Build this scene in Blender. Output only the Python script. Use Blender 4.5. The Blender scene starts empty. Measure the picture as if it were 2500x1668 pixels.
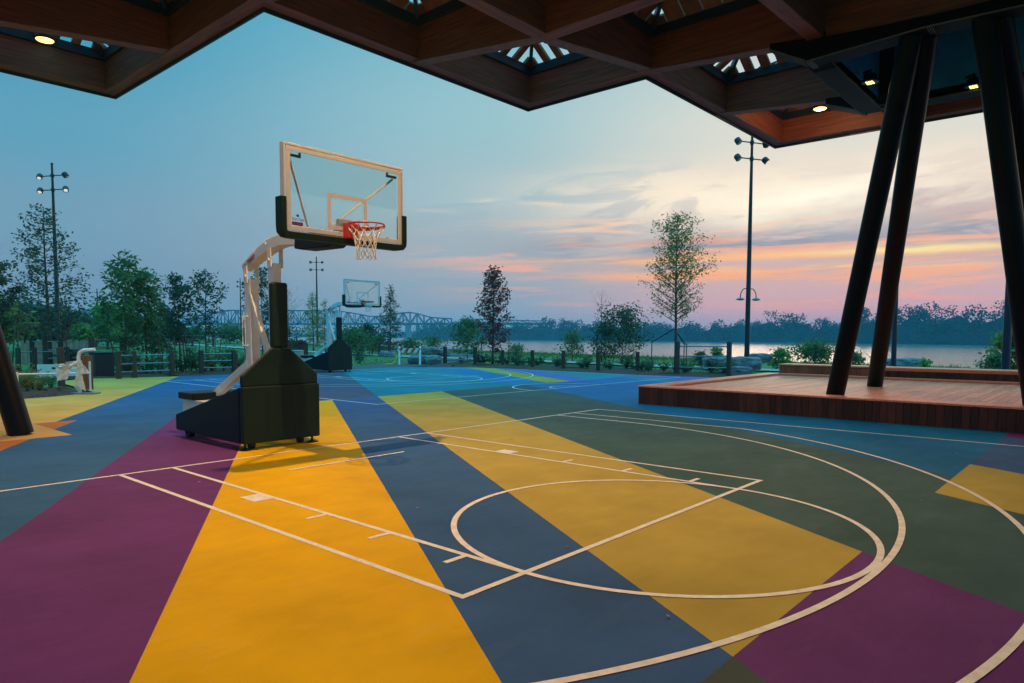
import bpy, math, random
import numpy as np
from mathutils import Vector, Matrix, noise as mnoise
rad = math.radians
S = bpy.context.scene
COL = S.collection
rng = random.Random(7)

# ------------------------------------------------------------------ camera
F, CX, CY, CZ = 1698.68, -5.4755, -8.8981, 1.673
YAW, PIT, ROL, PV = rad(48.634), rad(-3.643), rad(0.1924), 926.67
fw = Vector((math.sin(YAW)*math.cos(PIT), math.cos(YAW)*math.cos(PIT), math.sin(PIT)))
r0 = Vector((math.cos(YAW), -math.sin(YAW), 0)); u0 = r0.cross(fw)
rt = math.cos(ROL)*r0 + math.sin(ROL)*u0
up = -math.sin(ROL)*r0 + math.cos(ROL)*u0
CAM = Vector((CX, CY, CZ))
cd = bpy.data.cameras.new('camera'); cam = bpy.data.objects.new('camera', cd); COL.objects.link(cam)
cam.matrix_world = Matrix(((rt.x, up.x, -fw.x, CX), (rt.y, up.y, -fw.y, CY), (rt.z, up.z, -fw.z, CZ), (0, 0, 0, 1)))
cd.sensor_width = 36; cd.lens = F/2500*36; cd.shift_y = (PV-834)/2500
cd.clip_start = 0.05; cd.clip_end = 8000
S.camera = cam

def ray(a, b): return fw + rt*((a-1250)/F) + up*((PV-b)/F)
def at(a, b, d):
    """surveyed point: sight line through photo coordinates, d metres away"""
    v = ray(a, b); return CAM + v*(d/math.hypot(v.x, v.y))
def gp(a, d, z=0.0):
    p = at(a, 818.5, d); return Vector((p.x, p.y, z))
def lvl(a, b, z=0.0):
    v = ray(a, b); return CAM + v*((z-CZ)/v.z)

# ------------------------------------------------------------------ materials
def srgb(r, g, b):
    f = lambda c: (c/255/12.92) if c/255 <= .04045 else ((c/255+.055)/1.055)**2.4
    return (f(r), f(g), f(b))
def mat(name, col, rough=.6, metal=0, var=.15, scale=3.0, stretch=(1, 1, 1), bump=0.0, bscale=None, island=0.0,
        spec=.5, trans=0, coat=0, col2=None, detail=5):
    m = bpy.data.materials.new(name); m.use_nodes = True
    nt = m.node_tree; N = nt.nodes; L = nt.links; b = N['Principled BSDF']
    b.inputs['Roughness'].default_value = rough; b.inputs['Metallic'].default_value = metal
    b.inputs['Specular IOR Level'].default_value = spec
    if coat: b.inputs['Coat Weight'].default_value = coat
    if trans: b.inputs['Transmission Weight'].default_value = trans
    tc = N.new('ShaderNodeTexCoord'); mp = N.new('ShaderNodeMapping'); mp.inputs['Scale'].default_value = stretch
    L.new(tc.outputs['Object'], mp.inputs['Vector'])
    nz = N.new('ShaderNodeTexNoise'); nz.inputs['Scale'].default_value = scale; nz.inputs['Detail'].default_value = detail
    nz.inputs['Roughness'].default_value = .6
    L.new(mp.outputs['Vector'], nz.inputs['Vector'])
    cr = N.new('ShaderNodeValToRGB'); e = cr.color_ramp.elements
    lo = tuple(c*(1-var) for c in col); hi = col2 if col2 else tuple(min(1, c*(1+var)) for c in col)
    e[0].position = .3; e[0].color = (*lo, 1); e[1].position = .7; e[1].color = (*hi, 1)
    L.new(nz.outputs['Fac'], cr.inputs['Fac']); out = cr.outputs['Color']
    if island:
        g = N.new('ShaderNodeNewGeometry'); mr = N.new('ShaderNodeMapRange')
        mr.inputs['To Min'].default_value = 1-island; mr.inputs['To Max'].default_value = 1+island
        L.new(g.outputs['Random Per Island'], mr.inputs['Value'])
        mx = N.new('ShaderNodeVectorMath'); mx.operation = 'SCALE'
        L.new(out, mx.inputs[0]); L.new(mr.outputs['Result'], mx.inputs['Scale']); out = mx.outputs['Vector']
    L.new(out, b.inputs['Base Color'])
    if bump:
        n2 = nz
        if bscale:
            n2 = N.new('ShaderNodeTexNoise'); n2.inputs['Scale'].default_value = bscale; n2.inputs['Detail'].default_value = 4
            L.new(mp.outputs['Vector'], n2.inputs['Vector'])
        bp = N.new('ShaderNodeBump'); bp.inputs['Strength'].default_value = bump; bp.inputs['Distance'].default_value = .02
        L.new(n2.outputs['Fac'], bp.inputs['Height']); L.new(bp.outputs['Normal'], b.inputs['Normal'])
    return m
def leafmat(name, c1, c2, c3=None):
    m = bpy.data.materials.new(name); m.use_nodes = True
    nt = m.node_tree; N = nt.nodes; L = nt.links; b = N['Principled BSDF']
    b.inputs['Roughness'].default_value = .55
    g = N.new('ShaderNodeNewGeometry'); cr = N.new('ShaderNodeValToRGB'); e = cr.color_ramp.elements
    e[0].color = (*c1, 1); e[1].color = (*c2, 1)
    if c3:
        x = e.new(.72); x.color = (*c2, 1); e[2].position = 1; e[2].color = (*c3, 1)
    L.new(g.outputs['Random Per Island'], cr.inputs['Fac'])
    L.new(cr.outputs['Color'], b.inputs['Base Color'])
    tr = N.new('ShaderNodeBsdfTranslucent'); L.new(cr.outputs['Color'], tr.inputs['Color'])
    mx = N.new('ShaderNodeMixShader'); mx.inputs['Fac'].default_value = .48
    L.new(b.outputs['BSDF'], mx.inputs[1]); L.new(tr.outputs['BSDF'], mx.inputs[2])
    L.new(mx.outputs['Shader'], N['Material Output'].inputs['Surface'])
    return m
def emis(name, col, s):
    m = bpy.data.materials.new(name); m.use_nodes = True; N = m.node_tree.nodes
    b = N['Principled BSDF']; b.inputs['Emission Color'].default_value = (*col, 1); b.inputs['Emission Strength'].default_value = s
    b.inputs['Base Color'].default_value = (*col, 1)
    return m
def paint(name, col, v=.13):
    """acrylic court paint: soft blotches, squeegee streaks, scuffs, fine grit that changes gloss and tint"""
    m = mat(name, col, rough=.62, var=v, scale=.9, bump=.12, bscale=120, spec=.05)
    nt = m.node_tree; N = nt.nodes; L = nt.links; b = N['Principled BSDF']
    src = b.inputs['Base Color'].links[0].from_socket
    tc = N['Texture Coordinate']
    def nz(sc, st, rot, det, ro):
        mp = N.new('ShaderNodeMapping'); mp.inputs['Scale'].default_value = st; mp.inputs['Rotation'].default_value = (0, 0, rot)
        L.new(tc.outputs['Object'], mp.inputs['Vector'])
        n = N.new('ShaderNodeTexNoise'); n.inputs['Scale'].default_value = sc; n.inputs['Detail'].default_value = det; n.inputs['Roughness'].default_value = ro
        L.new(mp.outputs['Vector'], n.inputs['Vector']); return n.outputs['Fac']
    def rng_(x, a, b_, lo, hi):
        r_ = N.new('ShaderNodeMapRange'); L.new(x, r_.inputs['Value'])
        for i, q in enumerate((a, b_, lo, hi)): r_.inputs[i+1].default_value = q
        return r_.outputs['Result']
    def mul(c, f):
        x = N.new('ShaderNodeVectorMath'); x.operation = 'SCALE'; L.new(c, x.inputs[0]); L.new(f, x.inputs['Scale']); return x.outputs['Vector']
    def mix(f, c, c2):
        x = N.new('ShaderNodeMix'); x.data_type = 'RGBA'; L.new(f, x.inputs[0]); L.new(c, x.inputs[6]); x.inputs[7].default_value = (*c2, 1); return x.outputs[2]
    g = sum(col)/3
    pale = tuple(min(1, c*.8+g*.3+.05) for c in col)
    scuff = nz(1.6, (1.2, 2.6, 1), .72, 8, .68)
    c = mix(rng_(scuff, .54, .78, 0, .32), src, pale)
    c = mul(c, rng_(nz(2.2, (.8, 3.0, 1), .72, 6, .62), .3, .7, .965, 1.03))
    c = mul(c, rng_(nz(.33, (1, 1, 1), 0, 4, .6), .3, .7, .84, 1.10))
    c = mix(rng_(nz(7.0, (.25, 9.0, 1), 1.35, 5, .7), .665, .75, 0, .30), c, pale)
    c = mix(rng_(nz(9.0, (.2, 8.0, 1), -.5, 5, .7), .68, .76, 0, .28), c, tuple(q*.55 for q in col))
    c = mul(c, rng_(nz(150, (1, 1, 1), 0, 2, .5), .3, .7, .90, 1.10))
    L.new(c, b.inputs['Base Color'])
    L.new(rng_(scuff, .2, .8, .50, .80), b.inputs['Roughness'])
    return m
M = {}
M['white_line'] = mat('white_line_paint', (.76, .72, .66), .6, var=.16, scale=11, bump=.05, bscale=90)
M['wood_x'] = mat('glulam_grain_x', (.215, .052, .026), .55, var=.5, scale=5, stretch=(.22, 3, 7), bump=.12, col2=(.33, .092, .046))
M['wood_y'] = mat('glulam_grain_y', (.215, .052, .026), .55, var=.5, scale=5, stretch=(3, .22, 7), bump=.12, col2=(.33, .092, .046))
M['slat'] = mat('louvre_wood', (.20, .07, .035), .6, var=.35, scale=4, island=.3)
M['navy'] = mat('dark_navy_metal', (.012, .03, .055), .42, var=.2, scale=2)
M['steel'] = mat('black_painted_steel', (.0022, .0020, .0040), .42, var=.25, scale=5, spec=.18, bump=.02)
M['blue_plate'] = mat('navy_blue_plate', (.02, .26, .50), .40, metal=.0, var=.25, scale=1.2, spec=.5)
M['edge_glint'] = mat('steel_edge_glint', (.16, .12, .12), .45)  # pale tone stands in for light caught along the bracket edges
M['steel_matte'] = mat('black_bracket_steel', (.0025, .003, .005), .6, var=.25, scale=5, spec=.15)
M['pole'] = mat('dark_bronze_pole', (.012, .018, .028), .45, var=.2)
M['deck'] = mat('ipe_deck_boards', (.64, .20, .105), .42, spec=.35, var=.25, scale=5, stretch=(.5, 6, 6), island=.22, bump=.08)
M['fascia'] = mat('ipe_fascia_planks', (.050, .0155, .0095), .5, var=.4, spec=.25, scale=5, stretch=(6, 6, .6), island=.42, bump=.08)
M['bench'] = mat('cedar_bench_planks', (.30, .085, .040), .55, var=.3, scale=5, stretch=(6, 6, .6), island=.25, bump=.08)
M['pad'] = mat('dark_green_vinyl', (.0065, .022, .0165), .55, var=.15, scale=2, bump=.05, bscale=5, spec=.22)
M['padnavy'] = mat('navy_vinyl', (.004, .010, .018), .55, var=.15, scale=2, bump=.05, bscale=5, spec=.22)
M['white_steel'] = mat('white_powder_coat', (.74, .73, .71), .38, var=.05, scale=6)
M['board_frame'] = mat('white_board_frame', (.72, .70, .68), .42, var=.06, scale=5)
M['orange_red'] = mat('red_rim_paint', (.62, .03, .02), .4, var=.1)
M['net'] = mat('white_nylon_net', (.78, .74, .66), .8, var=.1)
M['black_rubber'] = mat('black_rubber', (.014, .014, .015), .6)
M['grey_bracket'] = mat('blue_grey_bracket', (.09, .16, .21), .45)
M['purple_ink'] = mat('purple_print', (.20, .02, .12), .5)
M['red_ink'] = mat('red_print', (.45, .015, .03), .5)
M['black_ink'] = mat('black_print', (.03, .03, .04), .5)
M['post'] = mat('weathered_timber_post', (.065, .04, .028), .75, var=.4, scale=5, stretch=(5, 5, .6), bump=.2)
M['rail'] = mat('galvanised_rail', (.17, .24, .29), .42, metal=.5, var=.15, scale=6)
M['mulch'] = mat('brown_mulch', (.07, .035, .024), .95, var=.6, scale=14, bump=.9, bscale=24)
M['asphalt'] = mat('asphalt', (.075, .078, .085), .85, var=.3, scale=6, bump=.15, bscale=80)
M['concrete'] = mat('pale_concrete', (.38, .37, .36), .85, var=.15, scale=3)
M['rock'] = mat('limestone_boulder', (.20, .20, .20), .85, var=.55, scale=2.5, bump=.7, bscale=7)
M['bark'] = mat('grey_bark', (.085, .07, .06), .85, var=.35, scale=8, stretch=(3, 3, .6), bump=.3)
M['stake'] = mat('wood_stake', (.13, .07, .05), .8, var=.3, scale=6)
M['strap'] = mat('black_strap', (.02, .02, .025), .7)
M['bin'] = mat('dark_bin_metal', (.010, .014, .022), .5)
M['plastic'] = mat('white_plastic_film', (.80, .78, .74), .3, var=.08, scale=7, trans=.25)
M['barrier_white'] = mat('white_barricade', (.78, .78, .76), .5)
M['barrier_orange'] = mat('orange_reflective_stripe', (.75, .10, .03), .45)
M['tape'] = mat('yellow_tape', (.75, .62, .03), .5)
M['truss'] = mat('bridge_truss_steel', (.025, .045, .065), .7, var=.2, scale=.05)
M['pier'] = mat('bridge_pier_stone', (.20, .20, .20), .85, var=.2, scale=.1)
M['fence_red'] = mat('red_brown_boards', (.16, .05, .045), .7, island=.25)
M['picket'] = mat('grey_pickets', (.26, .24, .19), .8, island=.3)
M['sign'] = mat('white_sign_panel', (.72, .72, .70), .5, var=.04)
M['lit_lamp'] = emis('lit_warm_lens', (1, .52, .14), 3.4)
M['lit_led'] = emis('lit_led_lens', (1, .70, .22), 2.6)
M['lit_flood'] = emis('lit_flood_lens', (1, .80, .58), .6)
M['dim_flood'] = emis('dim_flood_lens', (.5, .42, .36), .03)
M['lf_green'] = leafmat('leaf_green', (.045, .125, .055), (.13, .27, .09))
M['lf_dark'] = leafmat('leaf_dark_green', (0.022, 0.067, 0.045), (0.056, 0.136, 0.064))
M['lf_bright'] = leafmat('leaf_bright_green', (0.072, 0.208, 0.048), (0.160, 0.352, 0.080))
M['lf_olive'] = leafmat('leaf_olive', (.13, .18, .045), (.32, .36, .09))
M['lf_red'] = leafmat('leaf_red_brown', (.13, .040, .045), (.27, .085, .075), (.12, .10, .06))
M['lf_mix'] = leafmat('leaf_green_turning_red', (0.035, 0.080, 0.048), (0.096, 0.152, 0.080), (0.288, 0.056, 0.064))
M['lf_yellow'] = leafmat('leaf_yellowing', (0.128, 0.144, 0.048), (0.320, 0.256, 0.048))
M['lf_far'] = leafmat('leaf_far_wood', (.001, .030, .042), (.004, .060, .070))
M['grass'] = leafmat('grass_blades', (.06, .18, .045), (.13, .28, .075))
M['dryleaf'] = leafmat('fallen_leaf', (.25, .12, .04), (.5, .38, .22))
M['orange_flag'] = mat('orange_marker', (.8, .25, .12), .6)
def glassmat():
    m = bpy.data.materials.new('clear_backboard_glass'); m.use_nodes = True; nt = m.node_tree; N = nt.nodes; L = nt.links
    N.remove(N['Principled BSDF'])
    t = N.new('ShaderNodeBsdfTransparent'); t.inputs['Color'].default_value = (.93, .97, .95, 1)
    g = N.new('ShaderNodeBsdfGlossy'); g.inputs['Roughness'].default_value = .03; g.inputs['Color'].default_value = (.9, 1, .95, 1)
    fr = N.new('ShaderNodeFresnel'); fr.inputs['IOR'].default_value = 1.45
    mul = N.new('ShaderNodeMath'); mul.operation = 'MULTIPLY'; mul.inputs[1].default_value = .6; L.new(fr.outputs[0], mul.inputs[0])
    x = N.new('ShaderNodeMixShader'); L.new(mul.outputs[0], x.inputs['Fac']); L.new(t.outputs[0], x.inputs[1]); L.new(g.outputs[0], x.inputs[2])
    L.new(x.outputs[0], N['Material Output'].inputs['Surface']); return m
M['glass'] = glassmat()

# ------------------------------------------------------------------ mesh helper
class MB:
    def __init__(s): s.v = []; s.f = []; s.m = []; s.k = 0
    def add(s, vs, fs):
        o = len(s.v); s.v += [tuple(x) for x in vs]; s.f += [tuple(i+o for i in f) for f in fs]; s.m += [s.k]*len(fs); return s
    def box(s, x0, x1, y0, y1, z0, z1):
        vs = [(x0, y0, z0), (x1, y0, z0), (x1, y1, z0), (x0, y1, z0), (x0, y0, z1), (x1, y0, z1), (x1, y1, z1), (x0, y1, z1)]
        return s.add(vs, [(0, 3, 2, 1), (4, 5, 6, 7), (0, 1, 5, 4), (1, 2, 6, 5), (2, 3, 7, 6), (3, 0, 4, 7)])
    def bar(s, p, q, w, h, upv=(0, 0, 1)):
        """rectangular bar from p to q, w across, h along upv"""
        p, q = Vector(p), Vector(q); d = (q-p).normalized(); a = d.cross(Vector(upv))
        if a.length < 1e-4: a = d.cross(Vector((1, 0, 0)))
        a.normalize(); b = a.cross(d).normalized(); a = a*w/2; b = b*h/2
        vs = [p-a-b, p+a-b, p+a+b, p-a+b, q-a-b, q+a-b, q+a+b, q-a+b]
        return s.add(vs, [(0, 3, 2, 1), (4, 5, 6, 7), (0, 1, 5, 4), (1, 2, 6, 5), (2, 3, 7, 6), (3, 0, 4, 7)])
    def sweep(s, path, w, h, side=(1, 0, 0)):
        """rectangular section swept along a planar path, 'side' is the width direction"""
        P = [Vector(p) for p in path]; a = Vector(side).normalized(); n = len(P); vs = []
        for i, p in enumerate(P):
            t = (P[min(i+1, n-1)]-P[max(i-1, 0)]).normalized(); b = t.cross(a).normalized()
            hh = h[i] if isinstance(h, (list, tuple)) else h
            ww = w[i] if isinstance(w, (list, tuple)) else w
            vs += [p-a*ww/2-b*hh/2, p+a*ww/2-b*hh/2, p+a*ww/2+b*hh/2, p-a*ww/2+b*hh/2]
        fs = [(0, 1, 2, 3), tuple(4*(n-1)+k for k in (3, 2, 1, 0))]
        for i in range(n-1):
            for k in range(4):
                j = (k+1) % 4; fs.append((4*i+k, 4*i+4+k, 4*i+4+j, 4*i+j))
        return s.add(vs, fs)
    def tube(s, path, r, n=8, cap=True):
        P = [Vector(p) for p in path]; m = len(P); vs = []; fs = []
        ref = Vector((0, 0, 1)) if abs((P[1]-P[0]).normalized().z) < .9 else Vector((1, 0, 0))
        for i, p in enumerate(P):
            t = (P[min(i+1, m-1)]-P[max(i-1, 0)]).normalized(); a = t.cross(ref)
            if a.length < 1e-3: a = t.cross(Vector((0, 1, 0)))
            a.normalize(); b = t.cross(a); rr = r[i] if isinstance(r, (list, tuple)) else r
            for k in range(n):
                c = 2*math.pi*k/n; vs.append(p+(a*math.cos(c)+b*math.sin(c))*rr)
        for i in range(m-1):
            for k in range(n):
                j = (k+1) % n; fs.append((i*n+k, i*n+j, (i+1)*n+j, (i+1)*n+k))
        if cap: fs += [tuple(range(n))[::-1], tuple((m-1)*n+k for k in range(n))]
        return s.add(vs, fs)
    def ring(s, c, R, r, n=40, k=8):
        vs = []; fs = []
        for i in range(n):
            a = 2*math.pi*i/n
            for j in range(k):
                b = 2*math.pi*j/k; q = R+r*math.cos(b)
                vs.append((c[0]+q*math.cos(a), c[1]+q*math.sin(a), c[2]+r*math.sin(b)))
        for i in range(n):
            for j in range(k):
                i2, j2 = (i+1) % n, (j+1) % k; fs.append((i*k+j, i2*k+j, i2*k+j2, i*k+j2))
        return s.add(vs, fs)
    def prism(s, poly, z0, z1):
        n = len(poly); vs = [(x, y, z0) for x, y in poly]+[(x, y, z1) for x, y in poly]
        fs = [tuple(range(n))[::-1], tuple(range(n, 2*n))]+[(i, (i+1) % n, n+(i+1) % n, n+i) for i in range(n)]
        return s.add(vs, fs)
    def slab_x(s, prof, x0, x1):
        """(y,z) profile extruded along x"""
        n = len(prof); vs = [(x0, y, z) for y, z in prof]+[(x1, y, z) for y, z in prof]
        fs = [tuple(range(n)), tuple(range(n, 2*n))[::-1]]+[(i, n+i, n+(i+1) % n, (i+1) % n) for i in range(n)]
        return s.add(vs, fs)
    def slab_y(s, prof, y0, y1):
        n = len(prof); vs = [(x, y0, z) for x, z in prof]+[(x, y1, z) for x, z in prof]
        fs = [tuple(range(n)), tuple(range(n, 2*n))[::-1]]+[(i, n+i, n+(i+1) % n, (i+1) % n) for i in range(n)]
        return s.add(vs, fs)
    def lathe(s, c, prof, n=16, ax=None):
        """profile (radius, height) about axis ax through c"""
        c = Vector(c); ax = Vector(ax or (0, 0, 1)).normalized()
        a = ax.cross(Vector((1, 0, 0)) if abs(ax.x) < .9 else Vector((0, 1, 0))).normalized(); b = ax.cross(a)
        vs = []; fs = []; m = len(prof)
        for (r, h) in prof:
            for k in range(n):
                t = 2*math.pi*k/n; vs.append(c+ax*h+(a*math.cos(t)+b*math.sin(t))*r)
        for i in range(m-1):
            for k in range(n):
                j = (k+1) % n; fs.append((i*n+k, i*n+j, (i+1)*n+j, (i+1)*n+k))
        fs += [tuple(range(n))[::-1], tuple((m-1)*n+k for k in range(n))]
        return s.add(vs, fs)
    def leaf(s, p, L, W, rg):
        d = Vector((rg.gauss(0, 1), rg.gauss(0, 1), rg.gauss(-.2, .7))); d.normalize()
        e = d.cross(Vector((rg.gauss(0, 1), rg.gauss(0, 1), rg.gauss(0, 1))))
        if e.length < 1e-3: return
        e.normalize(); p = Vector(p)
        s.add([p, p+d*L*.5+e*W*.5, p+d*L, p+d*L*.5-e*W*.5], [(0, 1, 2, 3)])
    def rock(s, c, sx, sy, sz, rg, n=3, flat=.5, rz=0):
        import bmesh
        bm = bmesh.new(); bmesh.ops.create_icosphere(bm, subdivisions=n, radius=1)
        ph = [rg.uniform(0, 6) for _ in range(6)]
        ca, sa = math.cos(rz), math.sin(rz)
        vs = []
        for v in bm.verts:
            x, y, z = v.co
            q = max(abs(x), abs(y), abs(z)); k = (1-flat)+flat/q*.85
            w_ = Vector((x*1.3+ph[0]*9, y*1.3+ph[1]*9, z*1.0+ph[2]*9)); k *= 1+.16*mnoise.noise(w_)+.09*mnoise.noise(w_*2.7)+.05*mnoise.noise(w_*6.5)
            X, Y = x*k*sx, y*k*sy
            vs.append((c[0]+X*ca-Y*sa, c[1]+X*sa+Y*ca, c[2]+z*k*sz))
        fs = [tuple(v.index for v in f.verts) for f in bm.faces]; bm.free()
        return s.add(vs, fs)
    def build(s, name, m, parent=None, smooth=False, bevel=0, seg=2):
        off = Vector((0, 0, 0))
        if parent:
            q = parent
            while q: off += q.location; q = q.parent
        me = bpy.data.meshes.new(name)
        me.from_pydata([(x-off.x, y-off.y, z-off.z) for x, y, z in s.v], [], s.f); me.update()
        ms = m if isinstance(m, (list, tuple)) else [m]
        for q in ms: me.materials.append(M[q] if isinstance(q, str) else q)
        if len(ms) > 1: me.polygons.foreach_set('material_index', s.m)
        if smooth:
            me.polygons.foreach_set('use_smooth', [True]*len(me.polygons))
            if smooth != True: me.set_sharp_from_angle(angle=rad(smooth))
        o = bpy.data.objects.new(name, me); COL.objects.link(o)
        if parent: o.parent = parent
        if bevel:
            b = o.modifiers.new('bevel', 'BEVEL'); b.width = bevel; b.segments = seg; b.limit_method = 'ANGLE'; b.angle_limit = rad(35); b.harden_normals = True
            me.polygons.foreach_set('use_smooth', [True]*len(me.polygons)); me.set_sharp_from_angle(angle=rad(60))
        return o
def tag(o, label=None, cat=None, group=None, kind=None):
    if label: o['label'] = label
    if cat: o['category'] = cat
    if group: o['group'] = group
    if kind: o['kind'] = kind
    return o
def thing(name, label, cat, loc=(0, 0, 0), group=None, rz=0):
    o = bpy.data.objects.new(name, None); COL.objects.link(o); o.location = loc; o.rotation_euler = (0, 0, rz)
    o.empty_display_size = .2
    return tag(o, label, cat, group)
def dup(root, loc, label, group=None, rz=None, sc=None):
    r = root.copy(); COL.objects.link(r); r.location = loc; r['label'] = label
    if rz is not None: r.rotation_euler = (0, 0, rz)
    if sc: r.scale = sc
    if group: r['group'] = group
    for ch in list(root.children):
        c = ch.copy(); COL.objects.link(c); c.parent = r
        for g in list(ch.children):
            d = g.copy(); COL.objects.link(d); d.parent = c
    return r

def text_mesh(txt, size, origin, xdir, ydir, name, m, parent, extr=.001, shear=0, spacing=1, bold=0, fitw=None):
    cu = bpy.data.curves.new(name, 'FONT'); cu.body = txt; cu.size = size; cu.extrude = extr; cu.shear = shear
    cu.space_character = spacing; cu.offset = bold; cu.align_x = 'LEFT'; cu.resolution_u = 3
    o = bpy.data.objects.new(name, cu); COL.objects.link(o)
    dg = bpy.context.evaluated_depsgraph_get(); me = bpy.data.meshes.new_from_object(o.evaluated_get(dg))
    bpy.data.objects.remove(o); bpy.data.curves.remove(cu)
    X = Vector(xdir).normalized(); Y = Vector(ydir).normalized(); Z = X.cross(Y)
    ws = [v.co.x for v in me.vertices]; k = 1 if not fitw else fitw/(max(ws)-min(ws))
    O = Vector(origin)
    mb = MB(); mb.add([O+X*v.co.x*k+Y*v.co.y+Z*v.co.z for v in me.vertices], [tuple(p.vertices) for p in me.polygons])
    bpy.data.meshes.remove(me)
    return mb.build(name, m, parent)

# ------------------------------------------------------------------ the painted court
def clip(poly, a, b, c):
    """keep a*x+b*y<=c"""
    out = []
    for i in range(len(poly)):
        p, q = poly[i], poly[(i+1) % len(poly)]
        dp = a*p[0]+b*p[1]-c; dq = a*q[0]+b*q[1]-c
        if dp <= 0: out.append(p)
        if dp*dq < 0:
            t = dp/(dp-dq); out.append((p[0]+(q[0]-p[0])*t, p[1]+(q[1]-p[1])*t))
    return out
PAINT = dict(lake=(.034, .120, .270), gold=(.72, .415, .0), olive=(.44, .335, .060), yellow=(.66, .385, .085), slate=(.040, .108, .265), blue=(.003, .138, .315),
             bright=(.002, .18, .36), teal=(.048, .105, .105), purple=(.135, .036, .175), dusk=(.085, .095, .16), sea=(.002, .20, .275),
             violet=(.14, .14, .38), orange=(.48, .15, .035), tan=(.60, .33, .10), forest=(.060, .085, .070), aqua=(.008, .21, .27))
pm = {k: paint('court_paint_'+k, c) for k, c in PAINT.items()}
OUT = [(-34, -34), (26, -34), (26, 3.0), (20.95, 3.0), (20.3, 6.6), (20.5, 14.2), (19.8, 17.6), (19.4, 18.3), (17.4, 19.3), (14.2, 18.9),
       (8.9, 19.0), (6.6, 19.2), (4.6, 19.75), (3.4, 20.3), (2.2, 19.0), (1.75, 14.9), (1.5, 13.1), (.3, 12.45), (-1.0, 12.1), (-4, 11.9), (-34, 11.9)]
SL = .605
bands = [(6.3, 99, [(-99, -5.15, 'yellow'), (-5.15, -1.0, 'lake'), (-1.0, 2.44, 'dusk'), (2.44, 8.0, 'sea'), (8.0, 9.85, 'bright'),
                    (9.85, 11.2, 'olive'), (11.2, 12.5, 'violet'), (12.5, 15.4, 'aqua'), (15.4, 16.9, 'violet'), (16.9, 99, 'olive')]),
         (-7.43, 6.3, [(-99, -4.78, 'orange'), (-4.78, -2.75, 'lake'), (-2.75, -1.0, 'purple'), (-1.0, 1.0, 'gold'), (1.0, 2.44, 'slate'),
                       (2.44, 4.82, 'olive'), (4.82, 8.72, 'teal'), (8.72, 14.6, 'blue'), (14.6, 15.8, 'aqua'), (15.8, 99, 'violet')]),
         (-99, -7.43, [(-99, .2, 'gold'), (.2, 2.44, 'forest'), (2.44, 4.82, 'purple'), (4.82, 7.57, 'teal'), (7.57, 9.82, 'olive'),
                       (9.82, 13.2, 'slate'), (13.2, 14.2, 'purple'), (14.2, 99, 'blue')])]
mb = MB(); keys = list(pm)
for y0, y1, st in bands:
    for c0, c1, k in st:
        p = clip(clip(OUT, 0, 1, y1), 0, -1, -y0)
        p = clip(clip(p, 1, -SL, c1), -1, SL, -c0)
        if len(p) > 2:
            mb.k = keys.index(k); mb.add([(x, y, 0) for x, y in p], [tuple(range(len(p)))])
mb.k = keys.index('tan'); mb.add([(-5.2, 4.12, .0012), (-1.70, 4.12, .0012), (-1.70, 8.4, .0012), (-5.2, 8.4, .0012)], [(0, 1, 2, 3)])
court = tag(mb.build('court_surface', [pm[k] for k in keys]), kind='structure')

def line_strip(mb, pts, w, z):
    n = len(pts); vs = []
    for i, p in enumerate(pts):
        a = pts[max(i-1, 0)]; b = pts[min(i+1, n-1)]
        dx, dy = b[0]-a[0], b[1]-a[1]; l = math.hypot(dx, dy); nx, ny = -dy/l*w/2, dx/l*w/2
        vs += [(p[0]+nx, p[1]+ny, z), (p[0]-nx, p[1]-ny, z)]
    mb.add(vs, [(2*i, 2*i+1, 2*i+3, 2*i+2) for i in range(n-1)])
def arc(cx, cy, r, a0, a1, n=72):
    return [(cx+r*math.cos(rad(a0+(a1-a0)*i/n)), cy+r*math.sin(rad(a0+(a1-a0)*i/n))) for i in range(n+1)]
def court_lines(cx, by, left, right, dep):
    mb = MB(); W = .052
    z = iter([.0024+.00012*i for i in range(60)])
    RA, XA = 6.97, 6.62
    T = lambda pts: [(cx+x, by+y) for x, y in pts]
    ad = lambda pts, w=W: line_strip(mb, T(pts), w, next(z))
    ad([(left, 0), (right, 0)]); ad([(right, .0), (right, -dep)]); ad([(left, 0), (left, -dep)])
    for s in (-1, 1):
        ad([(s*2.415, -.026), (s*2.415, -5.816)]); ad([(s*1.80, -.026), (s*1.80, -5.816)])
        ad([(s*1.826, -2.29), (s*2.03, -2.29)], .30)
        for y in (-3.38, -4.30, -5.21): ad([(s*1.826, y), (s*2.03, y)])
    ad([(-2.44, -5.79), (2.44, -5.79)])
    ad(arc(0, -5.79, 1.80, 0, 360, 96))
    ad([(-6.04, -.026), (-6.04, -1.6)]); ad([(6.04, -.026), (6.04, -1.6)]); ad(arc(0, -1.6, 6.04, 180, 360, 110))
    a = math.degrees(math.acos(XA/RA)); yy = -1.6-RA*math.sin(rad(a))
    ad([(-XA, -.026), (-XA, yy)]); ad([(XA, -.026), (XA, yy)]); ad(arc(0, -1.6, RA, 180+a, 360-a, 110))
    ad([(-.915, -1.22), (.915, -1.22)])
    return mb, next(z)
mb, z = court_lines(0, 0, -7.62, 7.62, 14.3)
tag(mb.build('court_line_marking', 'white_line'), kind='structure')
mb, z = court_lines(12.5, 16.65, -7.62, 7.62, 12.15)
line_strip(mb, [(4.85, 4.5), (20.12, 4.5)], .052, z)
line_strip(mb, arc(12.5, 4.5, 1.80, 0, 180), .052, z+.0001); line_strip(mb, arc(12.5, 4.5, .6, 0, 180), .052, z+.0002)
tag(mb.build('court_line_marking', 'white_line'), kind='structure')

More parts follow.
